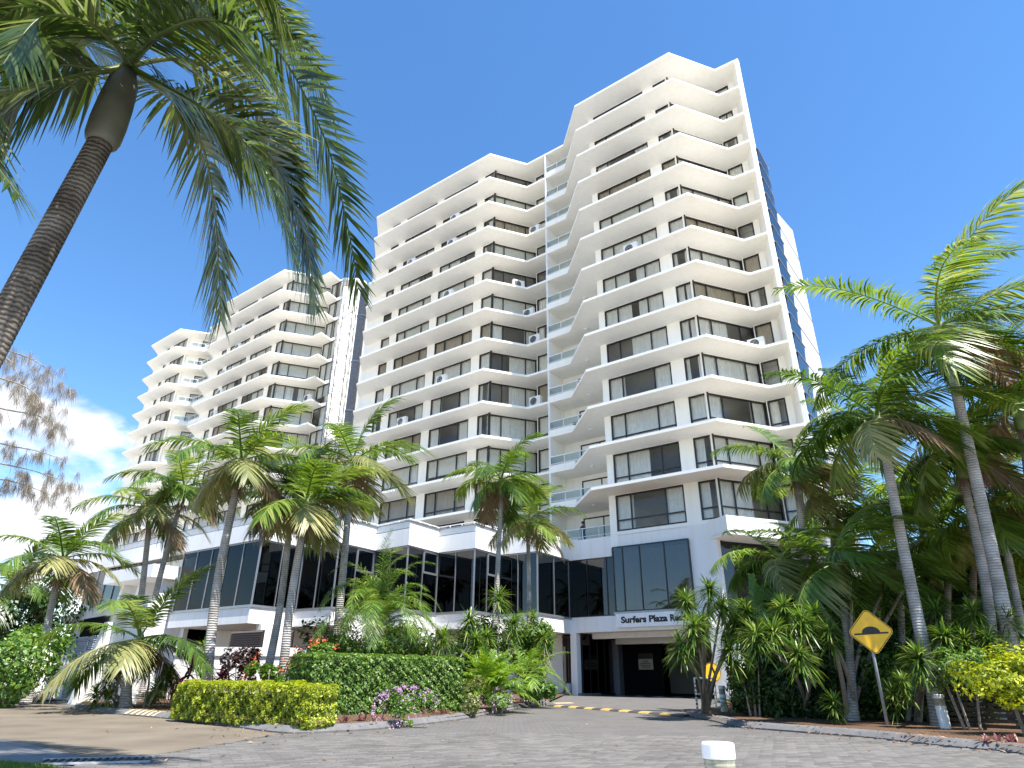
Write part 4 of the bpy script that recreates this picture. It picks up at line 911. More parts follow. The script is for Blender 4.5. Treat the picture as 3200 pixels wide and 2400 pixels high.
def bush(name, label, c, rad_, n, size, mat, catg='shrub', seed=1, aspect=.5, stems=4, group=None, shell=.55, fold=.25, flowers=None, bottom=-.6):
    rng = np.random.default_rng(seed); c = np.array(c, float); R_ = np.array(rad_, float); t = thing(name, (c[0], c[1], .08), label, catg, group)
    k = max(6, n // 260); lc = unit(rng.normal(size=(k, 3))) * rng.uniform(.35, .95, (k, 1)); lr = rng.uniform(.22, .48, k)
    i = rng.integers(0, k, n); dirn = unit(rng.normal(size=(n, 3))); q = lc[i] + dirn * (lr[i] * rng.uniform(shell, 1, n))[:, None]
    q = q[q[:, 2] > bottom]; dirn = unit(q + .25 * rng.normal(size=q.shape)); p = c + q * R_
    V, F, s = leaves(p, unit(dirn + np.array([0, 0, .35]) + rng.normal(0, .35, dirn.shape)), size, rng, aspect, fold)
    link('foliage', npmesh('foliage', V, F, mat, s, o=(c[0], c[1], .08)), t)
    for j in range(stems):
        a = rng.random() * 6.28; e = c + R_ * np.array([math.cos(a) * .5, math.sin(a) * .5, .1]); b = np.array([c[0] + math.cos(a) * .12, c[1] + math.sin(a) * .12, .05])
        m = MB(); m.tube(crom([b, (b + e) / 2 + np.array([0, 0, .1]), e], 4), np.linspace(.03, .012, 9), 6); m.build('stem', BARK, t, True)
    if flowers:
        fm, nfl, fs = flowers; dd = unit(rng.normal(size=(nfl, 3)) + np.array([0, -.5, .35])); pc = c + unit(lc[rng.integers(0, k, nfl)] + dd * .6) * R_ * .98
        pts = np.repeat(pc, 9, 0) + rng.normal(0, fs * .9, (nfl * 9, 3)); V, F, s = leaves(pts, unit(rng.normal(size=pts.shape) + np.array([0, -.6, .6])), fs, rng, .8, .2); link('flowers', npmesh('flowers', V, F, fm, s, o=(c[0], c[1], .08)), t)
    return t
def hedge(name, label, p0, p1, depth, h, n, size, mat, seed=1, aspect=.55, rnd=.12):
    rng = np.random.default_rng(seed); p0 = np.array(p0[:2]); p1 = np.array(p1[:2]); d = p1 - p0; L = np.hypot(*d); d = d / L; nn = np.array([-d[1], d[0]]); c = (p0 + p1) / 2
    t = thing(name, (c[0], c[1], .08), label, 'hedge')
    areas = np.array([L * h, L * depth, depth * h, depth * h]); which = rng.choice(4, n, p=areas / areas.sum()); u = rng.random(n); v = rng.random(n)
    q = np.zeros((n, 3)); nr = np.zeros((n, 3))
    for k in range(4):
        m = which == k
        if k == 0: q[m] = np.c_[u[m], np.zeros(m.sum()), v[m]]; nr[m] = (0, -1, 0)
        if k == 1: q[m] = np.c_[u[m], v[m], np.ones(m.sum())]; nr[m] = (0, 0, 1)
        if k == 2: q[m] = np.c_[np.zeros(m.sum()), u[m], v[m]]; nr[m] = (-1, 0, 0)
        if k == 3: q[m] = np.c_[np.ones(m.sum()), u[m], v[m]]; nr[m] = (1, 0, 0)
    X = q * np.array([L, depth, h]); ctr = np.array([L, depth, h]) / 2
    lo, hi = np.array([rnd, rnd, -.5]), np.array([L - rnd, depth - rnd, h - rnd]); cl = np.clip(X, lo, hi); dv = X - cl; dl = np.linalg.norm(dv, axis=1, keepdims=True); X = np.where(dl > rnd, cl + dv / (dl + 1e-9) * rnd, X)
    bumpy = .022 * (np.sin(X[:, :1] * 5.3 + X[:, 2:] * 7 + X[:, 1:2] * 3) + np.sin(X[:, :1] * 11.7 - X[:, 2:] * 14 + X[:, 1:2] * 8) + np.sin(X[:, :1] * 23 + X[:, 2:] * 29)); X = X + nr * bumpy - nr * (np.abs(rng.normal(0, .05, (n, 1))))
    def tow(A): return np.c_[p0[0] + d[0] * A[:, 0] + nn[0] * A[:, 1], p0[1] + d[1] * A[:, 0] + nn[1] * A[:, 1], A[:, 2] + .06]
    def tod(A): return np.c_[d[0] * A[:, 0] + nn[0] * A[:, 1], d[1] * A[:, 0] + nn[1] * A[:, 1], A[:, 2]]
    N_ = unit(tod(nr) + np.array([0, 0, .45]) + rng.normal(0, .45, (n, 3))); V, F, s = leaves(tow(X), N_, size, rng, aspect, .3)
    link('foliage', npmesh('foliage', V, F, mat, s, o=(c[0], c[1], .08)), t)
    m = MB(); fr = lambda p: (*(p0 + d * p[0] + nn * p[1]), p[2]); m.box(.16, L - .16, .16, depth - .16, .2, h - .14, fr); m.build('inner_core', flat('hedge_core', (.03, .035, .012), .95, .1), t)  # one solid dark box fills the hedge behind its leaves
    for k in range(int(L / .5)):
        m = MB(); x = .3 + k * .5; a = fr((x, .3 + .3 * rng.random(), 0)); m.tube([a, (a[0] + rng.normal(0, .05), a[1] + rng.normal(0, .05), h * .7)], [.02, .012], 5); m.build('stem', BARK, t)
    return t
def rosette(c, n, L, W, rng, droop=.5, spread=1.0, lean=None):
    a = rng.random(n) * 6.283; e = np.arcsin(rng.uniform(-.35, .98, n)); d = np.c_[np.cos(a) * np.cos(e) * spread, np.sin(a) * np.cos(e) * spread, np.sin(e)]
    if lean is not None: d = d + lean
    return strips(np.tile(c, (n, 1)) + d * .02, d, L * rng.uniform(.7, 1.1, n), W, np.tile([0, 0, 1.0], (n, 1)) + d * .3 + rng.normal(0, .1, (n, 3)), droop * rng.uniform(.4, 1.4, n), 4, rng, prof=[.6, .95, 1, .75, .05])
def dracaena(label, base, heads, L=.5, W=.04, n=46, seed=1, mat=None, group='cane plants with strap leaf rosettes', name='cane_plant', r=.028):
    rng = np.random.default_rng(seed); kk = .4 if W > .07 else 1.0; W = W * 1.5 if W > .07 else W; b = np.array([base[0], base[1], .06]); t = thing(name, b, label, 'plant', group)
    for k, h in enumerate(heads):
        h = np.array(h, float); s0 = b + np.array([rng.normal(0, .10), rng.normal(0, .10), -.02]); md = s0 + (h - s0) * .5 + np.array([(h - s0)[0] * -.12 + rng.normal(0, .05), rng.normal(0, .05), .06])
        m = MB(); m.tube(crom([s0, md, h], 6), np.linspace(r * 1.35, r * .7, 13), 7); m.build('cane', BARK, t, True)
        V, F, s = cat([rosette(h - np.array([0, 0, .05]), int(n * kk * 2.0), L * .9 * rng.uniform(.85, 1.15), W * .62, rng, .30), rosette(h - np.array([0, 0, .2]), int(n * 1.3 * kk), L * .9, W * .62, rng, .5), rosette(h - np.array([0, 0, .4]), int(n * .7 * kk), L * .8, W * .62, rng, .7)])
        link('leaf_rosette', npmesh('leaf_rosette', V, F, mat or DRAC, s, o=b), t)
    return t
def fern(label, c, n, L, mat, seed, nm='fern', cat_='fern', lw=.03, leaf=.16, nl=20, up=45, sag=1.4, start=.1, group=None, nlr=None, wind=(0, 0, 0), ragged=.05):
    rng = np.random.default_rng(seed); b = np.array([c[0], c[1], .07]); t = thing(nm, b, label, cat_, group)
    for k in range(n):
        cv = grow((c[0], c[1], c[2] if len(c) > 2 else .1), k * 2.4 + rng.normal(0, .2), rad(up + rng.uniform(-28, 34)), L * rng.uniform(.75, 1.1), sag * rng.uniform(.7, 1.3), np.array(wind), 10)
        V, F, s = frond_parts(cv, nl, leaf, lw, .35, wind, rng, start, .012, .15, ragged, 2); link('frond', npmesh('frond', V, F, mat, s, o=b), t)
    return t

# ------------------------------------------------------------------ palms in front of the building
def pm(label, b, c, y, **k):
    bb = D(b[0], b[1], y); tp = D(c[0], c[1], y); return palm(label, bb[:2], tp, **k)
WL = (.22, .02, 0)
pm('palm with pale yellow fronds beside the white gate surround', (85, 2180), (200, 1738), 23, r=.15, fl=2.7, seed=11, wind=WL, nf=14, yellow=.5)
pm('far palm rising behind the leafy shrub at the lane', (-10, 2180), (45, 1830), 27, r=.13, fl=2.6, seed=12, wind=WL, nf=12, yellow=.3)
pm('slender palm with a dead brown skirt by the fin walls', (395, 2170), (480, 1590), 26, r=.15, fl=2.8, seed=13, wind=WL, nf=14, dead=1)
pm('tall palm leaning beside the slender skirted palm', (445, 2165), (578, 1515), 26, r=.14, fl=2.8, seed=14, wind=WL, nf=14)
pm('tall thick palm growing behind the golden hedge', (648, 2165), (757, 1432), 19, r=.165, fl=2.5, seed=15, wind=WL, nf=14, yellow=.35)
pm('left palm of the close pair behind the orange ixora', (822, 2150), (918, 1560), 21, r=.145, fl=2.2, seed=16, wind=WL, nf=13)
pm('right palm of the close pair behind the orange ixora', (882, 2165), (960, 1555), 19, r=.15, fl=2.1, seed=17, wind=WL, nf=13, yellow=.3)
pm('tall palm behind the weeping feather palm clump', (1035, 2150), (1105, 1432), 22, r=.16, fl=3.0, seed=18, wind=(.34, .02, 0), nf=15, dead=1)
pm('tall thin palm rising in front of the middle podium glass', (1530, 2150), (1567, 1492), 26, r=.13, fl=2.6, seed=19, wind=(.16, .02, -.02), nf=15, dead=1)
pm('palm with a hanging brown flower skirt near the lobby window', (1640, 2160), (1650, 1622), 29, r=.13, fl=2.6, seed=20, wind=(.2, .02, 0), nf=14, dead=1)
pm('short broad palm spreading low fronds before the garden wall', (395, 2201), (440, 1985), 19.5, r=.16, fl=2.7, seed=21, wind=(.1, 0, 0), nf=12, dead=1, yellow=.35, leaf=.75)
# right hand grove
WR = (.50, .05, .03)
pm('palm with swept fronds in front of the end corner windows', (2535, 2120), (2475, 1432), 20, r=.13, fl=2.5, seed=31, wind=WR, nf=14, yellow=.4)
pm('grove palm with a dangling brown frond over the hump sign', (2920, 2190), (2738, 1290), 15.5, r=.165, fl=3.0, seed=32, ehi=74, wind=WR, nf=16, dead=1)
pm('tallest grove palm throwing long fronds above the others', (3185, 2180), (2932, 1010), 15, r=.175, fl=4.4, seed=33, yellow=.05, wind=(.52, .05, .16), nf=17, leaf=1.0, dead=1, ehi=80, nl=90)
pm('grove palm with a green shaft just behind the tallest trunk', (3090, 2150), (2985, 1410), 17, r=.16, fl=2.6, seed=34, yellow=.05, wind=WR, nf=16, dead=1)
pm('grove palm at the outer edge with a dark skirt of fronds', (3265, 2200), (3170, 1260), 16, r=.17, fl=3.5, seed=35, yellow=.05, wind=(.4, .05, .1), nf=15, dead=1, ehi=76)
pm('grove palm with a long brown hanging frond near the blue block', (3205, 2100), (3108, 1570), 18.5, r=.14, fl=2.7, seed=36, wind=WR, nf=16, dead=1)
pm('young grove palm half hidden behind the hump sign foliage', (2965, 2150), (2945, 1660), 21, r=.13, fl=3.0, seed=37, yellow=.05, mat=FRONDSUN, wind=WR, nf=13, dead=0)
pm('low grove palm with a yellow green shaft near the banana leaf', (2648, 2150), (2608, 1745), 17, r=.12, fl=2.5, seed=38, yellow=.05, wind=WR, nf=13, dead=0)
pm('middle grove palm with bright sunlit fronds', (2800, 2150), (2785, 1545), 21, r=.13, fl=3.2, seed=39, yellow=.05, mat=FRONDSUN, wind=WR, nf=14, dead=0)
pm('thin far palm seen against the sky beside the tower flank', (2670, 2120), (2648, 1290), 29, r=.13, fl=2.4, seed=40, yellow=.05, wind=WR, nf=13, dead=0)
pm('back row grove palm between the two thick trunks', (3050, 2150), (3055, 1640), 23, r=.13, fl=3.2, seed=41, yellow=.05, wind=WR, nf=14, dead=0)
pm('back row grove palm behind the sunlit middle palm', (2880, 2150), (2860, 1480), 24, r=.13, fl=3.2, seed=42, yellow=.05, mat=FRONDSUN, wind=WR, nf=14, dead=0)
pm('low back row palm under the swept fronds', (2740, 2150), (2720, 1780), 20, r=.12, fl=2.5, seed=43, yellow=.05, mat=FRONDSUN, wind=WR, nf=13, dead=0)

pm('grove palm filling the gap left of the dangling brown frond', (2590, 2150), (2590, 1560), 22, r=.13, fl=2.9, seed=44, mat=FRONDSUN, wind=WR, nf=14, dead=0)
pm('grove palm with bright crown in front of the blue block', (3160, 2150), (3140, 1730), 20, r=.13, fl=3.0, seed=45, mat=FRONDSUN, wind=WR, nf=14, dead=0)
pm('tall back grove palm peeping over the outer crowns', (3010, 2150), (3040, 1330), 21, r=.13, fl=3.0, seed=46, wind=WR, nf=14, dead=0)
pm('slim grove palm beside the recess at the tower base', (2430, 2150), (2440, 1740), 20, r=.11, fl=2.5, seed=47, mat=FRONDSUN, wind=WR, nf=13, dead=0)
pm('low bushy palm with arching fronds before the lobby recess', (2360, 2170), (2375, 1880), 20.5, r=.10, fl=2.2, seed=48, wind=WR, nf=13, dead=0)
# big near palm leaning into the picture
def near_palm():
    rng = np.random.default_rng(77); b = np.array([-4.95, 5.0, 0.0]); t = thing('palm_tree', b, 'large near palm with grey crownshaft hanging its fronds over the lane', 'palm', PALMG)
    s0, s1, hp = D(318, 440, 5.0), D(385, 262, 5.0), D(400, 205, 5.0)
    trunk_mesh([b, b * .55 + s0 * .45 + np.array([-.03, 0, 0]), s0], .148, .115, 28, .05, .010, .3).build('trunk', TRUNKN, t, True)
    m = MB(); q = [s0 + (s1 - s0) * k for k in (-.06, -.02, .05, .3, .65, 1, 1.25)]; m.tube(q, [.12, .15, .165, .172, .165, .145, .08], 28); m.build('crownshaft', SHAFTN, t, True)
    def fr(pts, L=.62, n=64, droop=.5, w=(.06, .02, 0), mat=FRONDN, vee=.0, ragged=.25, lw=.045, r0=.035):
        n = int(n * 1.7); L = L * 1.38; droop *= .7
        cv = crom([hp] + [D(*p) for p in pts], 9); V, F, s = frond_parts(cv, n, L, lw, droop, np.array(w), rng, .16, r0, vee, ragged, 4); s = np.clip(s * .65 + rng.uniform(-.05, .35), 0, 1); link('frond', npmesh('frond', V, F, mat, s, o=b), t)
    fr([(640, -10, 5.1), (860, 150, 5.6), (1010, 420, 6.0), (1085, 700, 6.3), (1120, 900, 6.5)], .66, 84, .25, (.08, 0, 0))
    fr([(600, 190, 5.3), (780, 320, 5.7), (900, 520, 6.0), (960, 760, 6.2), (985, 960, 6.3)], .6, 76, .4)
    fr([(560, 330, 5.5), (640, 480, 5.9), (675, 700, 6.1), (690, 1000, 6.2)], .5, 70, .6, (.03, 0, 0), ragged=.3)
    fr([(620, 330, 4.9), (760, 440, 5.1), (860, 600, 5.2), (930, 840, 5.3)], .5, 64, .6, ragged=.3)
    fr([(300, 215, 4.9), (190, 205, 4.8), (80, 260, 4.7), (-20, 400, 4.6)], .62, 64, .8, (.02, 0, 0), ragged=.25)
    fr([(330, 90, 4.7), (200, 10, 4.5), (60, 20, 4.4), (-80, 140, 4.3)], .6, 64, .7, ragged=.25)
    fr([(420, -60, 4.8), (430, -280, 4.9), (560, -430, 5.1), (760, -380, 5.5), (880, -150, 5.8)], .62, 70, .8)
    fr([(520, 20, 4.7), (660, -120, 4.6), (800, -90, 4.7), (900, 90, 4.8)], .6, 64, .8)
    fr([(300, -20, 4.9), (180, -180, 5.0), (20, -200, 5.0), (-120, -40, 5.0)], .6, 60, .7)
    fr([(240, 120, 5.3), (120, 90, 5.5), (20, 140, 5.7), (-60, 280, 5.8)], .58, 60, .6)
    fr([(150, 260, 4.4), (-60, 320, 4.1), (-60, 440, 4.0), (60, 610, 3.95)], .42, 50, .5)
    fr([(470, 260, 5.9), (560, 330, 6.6), (700, 420, 7.0), (800, 600, 7.1)], .55, 60, .6)
    fr([(470, 90, 5.6), (560, 60, 6.2), (720, 120, 6.7), (840, 300, 6.9)], .6, 60, .6)
    fr([(500, 110, 4.5), (640, 60, 4.2), (780, 120, 4.1), (880, 300, 4.1)], .6, 60, .5)
    fr([(360, 140, 4.4), (250, 60, 4.0), (120, 60, 3.8), (10, 200, 3.7)], .55, 60, .5)
    fr([(460, 40, 5.0), (560, -80, 5.3), (740, -60, 5.8), (930, 120, 6.2), (1040, 360, 6.4)], .66, 80, .5)
    fr([(340, 120, 5.4), (230, 20, 5.8), (90, -40, 6.2), (-40, 60, 6.4)], .6, 60, .6)
    fr([(430, 60, 4.6), (460, -60, 4.3), (560, -120, 4.1), (660, 20, 4.0)], .55, 56, .6)
    fr([(540, 300, 5.2), (700, 360, 5.6), (850, 500, 6.0), (940, 700, 6.2), (975, 840, 6.3)], .62, 80, .35)
    fr([(380, 60, 5.6), (330, -40, 6.1), (220, -60, 6.6), (100, 40, 6.8)], .6, 60, .6)
near_palm()

# casuarina branches coming in from the left edge
def casuarina():
    rng = np.random.default_rng(5); b = np.array([*D(-420, 1500, 15)[:2], 0]); t = thing('casuarina_tree', b, 'wispy casuarina reaching thin brown tufted branches over the lane', 'tree')
    tp = D(-420, 700, 15); m = MB(); m.tube(crom([b, (b + tp) / 2 + [.1, 0, 0], tp], 6), np.linspace(.22, .06, 13), 10); m.build('trunk', BARK, t, True)
    lim = []
    for (sy, pts) in [(1000, [(-150, 1050), (40, 1100), (130, 1140), (215, 1220)]), (1100, [(-150, 1150), (30, 1190), (110, 1230), (150, 1300)]), (1200, [(-150, 1240), (20, 1280), (120, 1300), (180, 1340)]), (1250, [(-120, 1350), (20, 1390), (120, 1410), (205, 1440)]), (1300, [(-120, 1420), (10, 1450), (100, 1470), (190, 1500)]), (1350, [(-100, 1480), (20, 1500), (90, 1520), (180, 1555)]), (1050, [(-100, 1080), (20, 1120), (60, 1180), (100, 1260)])]:
        y = 14 + rng.normal(0, .5); c = crom([D(-420, sy, 15)] + [D(p[0], p[1], y) for p in pts], 8); m = MB(); m.tube(c, np.linspace(.035, .004, len(c)), 5); lb = m.build('branch', BARK, t, True); P_ = []; 
        for k in range(30):
            q = c[rng.integers(len(c) // 3, len(c))]; e = q + np.array([rng.normal(.15, .2), rng.normal(0, .2), rng.normal(-.12, .12)]); mm2 = 46
            P_.append(strips(np.tile(q, (1, 1)), (e - q)[None], np.linalg.norm(e - q) * 1.0, .014, np.array([[0, 0, 1.0]]), .1, 3, rng))
            P_.append(strips(e + rng.normal(0, .03, (mm2, 3)), np.c_[rng.normal(.1, .35, mm2), rng.normal(0, .35, mm2), -np.ones(mm2)], rng.uniform(.10, .32, mm2), .006, rng.normal(size=(mm2, 3)), .2, 2, rng))
        V, F, s = cat(P_); link('needle_tufts', npmesh('needle_tufts', V, F, CASU, s, o=b), t)
casuarina()

# ------------------------------------------------------------------ hedges and shrubs, left bed
hedge('golden_hedge', 'clipped golden yellow hedge along the curved kerb', G(525, 2240, .09), G(945, 2276, .09), .75, .72, 30000, .046, YELL, 3)
hedge('green_hedge', 'clipped tall green hedge behind the pink flowering bush', D(952, 2230, 16.6), D(1450, 2215, 19.2), 1.5, 1.36, 30000, .06, GREENL, 4)
def bat(px, py, y, rx, ry, rz): c = D(px, py, y); return c, (rx, ry, rz)
def B(name, label, px, py, y, r, n, size, mat, **k): return bush(name, label, D(px, py, y), r, n, size, mat, **k)
B('ixora_bush', 'ixora bush with orange flowers left of the palm pair', 845, 2100, 18.5, (.62, .55, .62), 1500, .10, BRIGHTL, seed=51, flowers=(ORANGE, 16, .045), bottom=-1)
B('ixora_bush', 'taller ixora bush with orange flowers beside the green hedge', 985, 2085, 18.8, (.75, .6, .72), 1900, .10, BRIGHTL, seed=52, flowers=(ORANGE, 20, .045), bottom=-1)
B('copper_bush', 'dark coppery bush behind the golden hedge', 760, 2085, 19.2, (.6, .5, .75), 1500, .10, DKREDL, seed=53, bottom=-1)
B('pink_flower_bush', 'low bush covered in pink flowers spilling over the kerb', 1272, 2215, 14.4, (.72, .45, .42), 2200, .05, GREENL, seed=54, flowers=(PINK, 120, .022), bottom=-1, stems=0)
B('pink_flower_bush', 'small sparse bush with pink flowers at the bed corner', 1555, 2195, 19.5, (.5, .4, .35), 900, .06, GREENL, seed=55, flowers=(PINK, 26, .026), bottom=-1)
B('variegated_bush', 'small yellow green bush right of the clipped green hedge', 1470, 2178, 18.2, (.48, .42, .48), 1500, .07, leafmat('variegated_leaf', [(0, (.06, .10, .02)), (.6, (.18, .21, .06)), (1, (.40, .38, .16))], .3), seed=56, bottom=-1)
B('leafy_shrub', 'dense bright green shrub at the lane edge beside the white post', 40, 2075, 21, (1.6, 1.2, 1.25), 5200, .13, BRIGHTL, seed=57, bottom=-.95)
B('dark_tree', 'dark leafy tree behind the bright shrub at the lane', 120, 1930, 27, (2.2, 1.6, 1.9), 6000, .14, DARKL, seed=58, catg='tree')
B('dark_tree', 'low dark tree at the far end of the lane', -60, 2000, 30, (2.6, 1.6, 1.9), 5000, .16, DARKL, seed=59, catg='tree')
B('leafy_shrub', 'glossy dark green shrub below the weeping feather palm', 1120, 2050, 20.5, (1.2, .7, .7), 2600, .11, GREENL, seed=60, bottom=-.95)
B('leafy_shrub', 'shadowy shrub behind the strap leaf canes of the centre bed', 1330, 2060, 24, (2.0, .8, 1.1), 3800, .13, DARKL, seed=61, bottom=-.95)
B('leafy_shrub', 'broad leaved shrub beside the entrance step', 1680, 2150, 25, (.75, .6, .6), 1500, .17, BRIGHTL, seed=62, bottom=-.95)
B('leafy_shrub', 'tall glossy shrub standing against the podium pier by the entrance', 1640, 2050, 27, (1.1, .7, 1.7), 4200, .15, GREENL, seed=63, bottom=-.98)
B('leafy_shrub', 'tall dark shrub under the thin palm before the podium glass', 1500, 2060, 26, (1.4, .8, 1.5), 4600, .15, DARKL, seed=64, bottom=-.98)
B('leafy_shrub', 'tall mid green shrub between the feather palm and the strap leaves', 1250, 2055, 25, (1.5, .8, 1.5), 4600, .14, GREENL, seed=65, bottom=-.98)
B('leafy_shrub', 'dark shrub filling the bed under the palm pair', 1010, 2060, 24, (1.5, .8, 1.2), 4000, .14, DARKL, seed=66, bottom=-.98)
# feather palm clump, lady palm, ferns
fern('weeping feather palm clump with fine arching fronds in the centre bed', (*D(1160, 2120, 21)[:2], 2.2), 46, 2.9, DRAC, 71, 'feather_palm', 'palm', .024, .46, 64, 62, 3.2, .15, wind=(.1, 0, 0))
fern('bright lime green bushy palm at the end of the green hedge', (*D(1530, 2160, 21)[:2], .35), 90, 1.5, LIMEL, 72, 'lady_palm', 'palm', .04, .36, 20, 52, 1.3, .4)
fern('second lime fan of fronds leaning over the entrance kerb', (*D(1640, 2110, 24)[:2], .9), 14, 1.7, LIMEL, 73, 'lady_palm', 'palm', .04, .45, 20, 40, 1.3, .25)
fern('rusty dry fern among the strap leaf canes', (*D(1290, 2100, 21.5)[:2], .5), 12, 1.2, RUST, 74, leaf=.22, lw=.03)
fern('low grassy plant with bright blades beside the golden hedge', (*G(470, 2215)[:2], .1), 16, .75, BRIGHTL, 75, 'clump_plant', 'plant', .03, .30, 10, 60, 1.3, .05)
def hd(px, py, y): return D(px, py, y)
dracaena('strap leaf cane plant tallest behind the lime palm', D(1560, 2150, 24.5), [hd(1467, 1930, 24), hd(1557, 1858, 25), hd(1606, 1940, 24.5), hd(1520, 1985, 24)], .75, .055, 52, 81)
dracaena('strap leaf cane plant between the feather palm and lime palm', D(1400, 2140, 22.5), [hd(1386, 1985, 22), hd(1288, 1985, 22.5), hd(1484, 1990, 23), hd(1335, 2040, 22)], .72, .05, 50, 82)
dracaena('strap leaf cane plant leaning toward the entrance doors', D(1690, 2165, 26), [hd(1683, 2045, 26), hd(1700, 1985, 26.5), hd(1665, 1925, 27), hd(1690, 2100, 25.5)], .7, .05, 46, 83)
dracaena('single strap leaf rosette poking above the feather palm', D(1165, 2130, 22), [hd(1165, 1825, 22)], .6, .05, 50, 84)
dracaena('dark strap leaf cane plant beside the louvred gate', D(375, 2205, 19.8), [hd(338, 2115, 19.6), hd(301, 2160, 19.4), hd(372, 2105, 20), hd(345, 2165, 19.5)], .5, .04, 44, 85)
dracaena('dark strap leaf cane plant under the short broad palm', D(470, 2205, 20), [hd(464, 2068, 20), hd(525, 2098, 20), hd(500, 2140, 20)], .52, .04, 46, 86)
dracaena('tall single cane plant in front of the garden wall', D(640, 2150, 24), [hd(637, 2015, 24)], .6, .045, 44, 87)
dracaena('red cordyline in front of the garden wall', D(595, 2150, 20), [hd(596, 2085, 20)], .55, .085, 22, 88, REDL, None, 'cordyline')
dracaena('red cordyline beside the coppery bush', D(688, 2150, 19), [hd(690, 2110, 19), hd(712, 2095, 19.3)], .5, .085, 20, 89, REDL, None, 'cordyline')
def rhoeo(label, px, py, k, seed):
    rng = np.random.default_rng(seed); b = G(px, py, .085); t = thing('groundcover_plant', b, label, 'plant', 'low reddish groundcover plants')
    for i in range(k):
        c = b + np.array([rng.normal(0, .22), rng.normal(0, .07), .01]); V, F, s = rosette(c, 16, .17, .035, rng, .2); link('leaf_rosette', npmesh('leaf_rosette', V, F, RHOEO, s, o=b), t)
rhoeo('reddish groundcover in the mulch left of the pink bush', 1115, 2252, 6, 91); rhoeo('reddish groundcover in the mulch right of the pink bush', 1395, 2232, 6, 92); rhoeo('reddish groundcover at the pointed end of the bed', 1635, 2200, 6, 93)
rhoeo('reddish groundcover by the right hand kerb under the golden shrub', 3140, 2325, 9, 94); rhoeo('reddish groundcover at the corner of the gate wall', 140, 2183, 6, 95); rhoeo('reddish groundcover beside the golden hedge end', 1050, 2262, 4, 96)

# ------------------------------------------------------------------ right hand bed
dracaena('many headed strap leaf cane plant beside the garage column', G(2212, 2238), [hd(2144, 1870, 18), hd(2127, 2005, 17.6), hd(2255, 1890, 18.2), hd(2215, 1835, 18.4), hd(2295, 1945, 18), hd(2195, 1940, 17.8), hd(2165, 1950, 17.4), hd(2280, 2020, 17.8), hd(2330, 1900, 18.4)], .62, .05, 60, 101, r=.035)
dracaena('strap leaf cane plant with smooth bare stems left of the hump sign', G(2530, 2251), [hd(2414, 1965, 15.2), hd(2503, 1930, 15.6), hd(2495, 2034, 15), hd(2361, 1975, 15.2), hd(2450, 1890, 15.8)], .6, .045, 60, 102, r=.04)
dracaena('thick stemmed strap leaf cane plant directly behind the hump sign', G(2662, 2262), [hd(2545, 1915, 16), hd(2660, 1850, 16.6), hd(2590, 1965, 15.6), hd(2760, 1845, 17), hd(2840, 1815, 17)], .58, .045, 58, 103, r=.05)
dracaena('stumpy strap leaf cane plant right of the hump sign', G(2862, 2268), [hd(2870, 2045, 14.2), hd(2860, 1935, 16), hd(2951, 1980, 15), hd(2924, 1905, 16)], .6, .05, 60, 104, r=.05)
dracaena('strap leaf cane plant behind the golden shrub at the slat fence', G(2990, 2262), [hd(3038, 1903, 15), hd(3085, 1985, 14.6), hd(3010, 1990, 14.8), hd(3150, 1930, 15)], .58, .045, 56, 105, r=.04)
dracaena('low spiky cane plant at the foot of the hump sign pole', G(2790, 2255), [hd(2790, 2160, 15.6), hd(2820, 2120, 15.4)], .45, .035, 40, 106)
dracaena('low spiky cane plant between the bare stems', G(2605, 2250), [hd(2605, 2185, 15.4)], .42, .035, 40, 107)
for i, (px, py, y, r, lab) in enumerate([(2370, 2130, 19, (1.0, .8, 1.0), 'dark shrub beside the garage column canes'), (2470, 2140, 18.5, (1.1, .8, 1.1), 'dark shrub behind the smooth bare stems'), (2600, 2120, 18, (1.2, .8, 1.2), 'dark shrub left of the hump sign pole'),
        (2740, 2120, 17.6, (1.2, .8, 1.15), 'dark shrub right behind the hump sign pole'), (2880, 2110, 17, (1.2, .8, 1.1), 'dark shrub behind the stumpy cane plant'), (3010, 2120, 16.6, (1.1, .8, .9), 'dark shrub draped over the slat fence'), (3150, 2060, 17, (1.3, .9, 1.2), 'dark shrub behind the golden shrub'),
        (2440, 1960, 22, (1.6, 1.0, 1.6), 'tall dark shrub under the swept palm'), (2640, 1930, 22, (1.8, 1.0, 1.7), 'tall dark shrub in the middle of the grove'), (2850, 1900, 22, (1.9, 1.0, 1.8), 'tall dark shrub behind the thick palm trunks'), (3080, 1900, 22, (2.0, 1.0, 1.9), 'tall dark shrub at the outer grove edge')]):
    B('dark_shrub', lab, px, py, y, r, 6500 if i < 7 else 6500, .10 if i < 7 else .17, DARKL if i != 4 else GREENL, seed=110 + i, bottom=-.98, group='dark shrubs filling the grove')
B('leafy_shrub', 'bright leaved shrub hugging the garage column', 2335, 2060, 18.4, (.6, .5, .9), 1800, .09, GREENL, seed=130, bottom=-.95)
fern('feathery green fern beneath the smooth bare stems', (*G(2450, 2232)[:2], .2), 20, .8, BRIGHTL, 131, leaf=.2, lw=.025, up=40)
fern('feathery fern beside the entry bollard', (*G(2310, 2236)[:2], .2), 20, .85, GREENL, 132, leaf=.2, lw=.025, up=45)
fern('small orange tinged fern under the grove', (*G(2390, 2222)[:2], .2), 14, .7, RUST, 133, leaf=.15, lw=.02)
B('golden_shrub', 'golden yellow leaved shrub on bare stems at the right kerb', 3165, 2115, 12.6, (.95, .7, .52), 9000, .07, YELL, seed=134, stems=7, bottom=-1)
B('golden_shrub', 'olive tinted shrub beside the golden one over the fence', 2990, 2090, 14.0, (.75, .5, .42), 4200, .06, GREENL, seed=135, stems=5, bottom=-1)
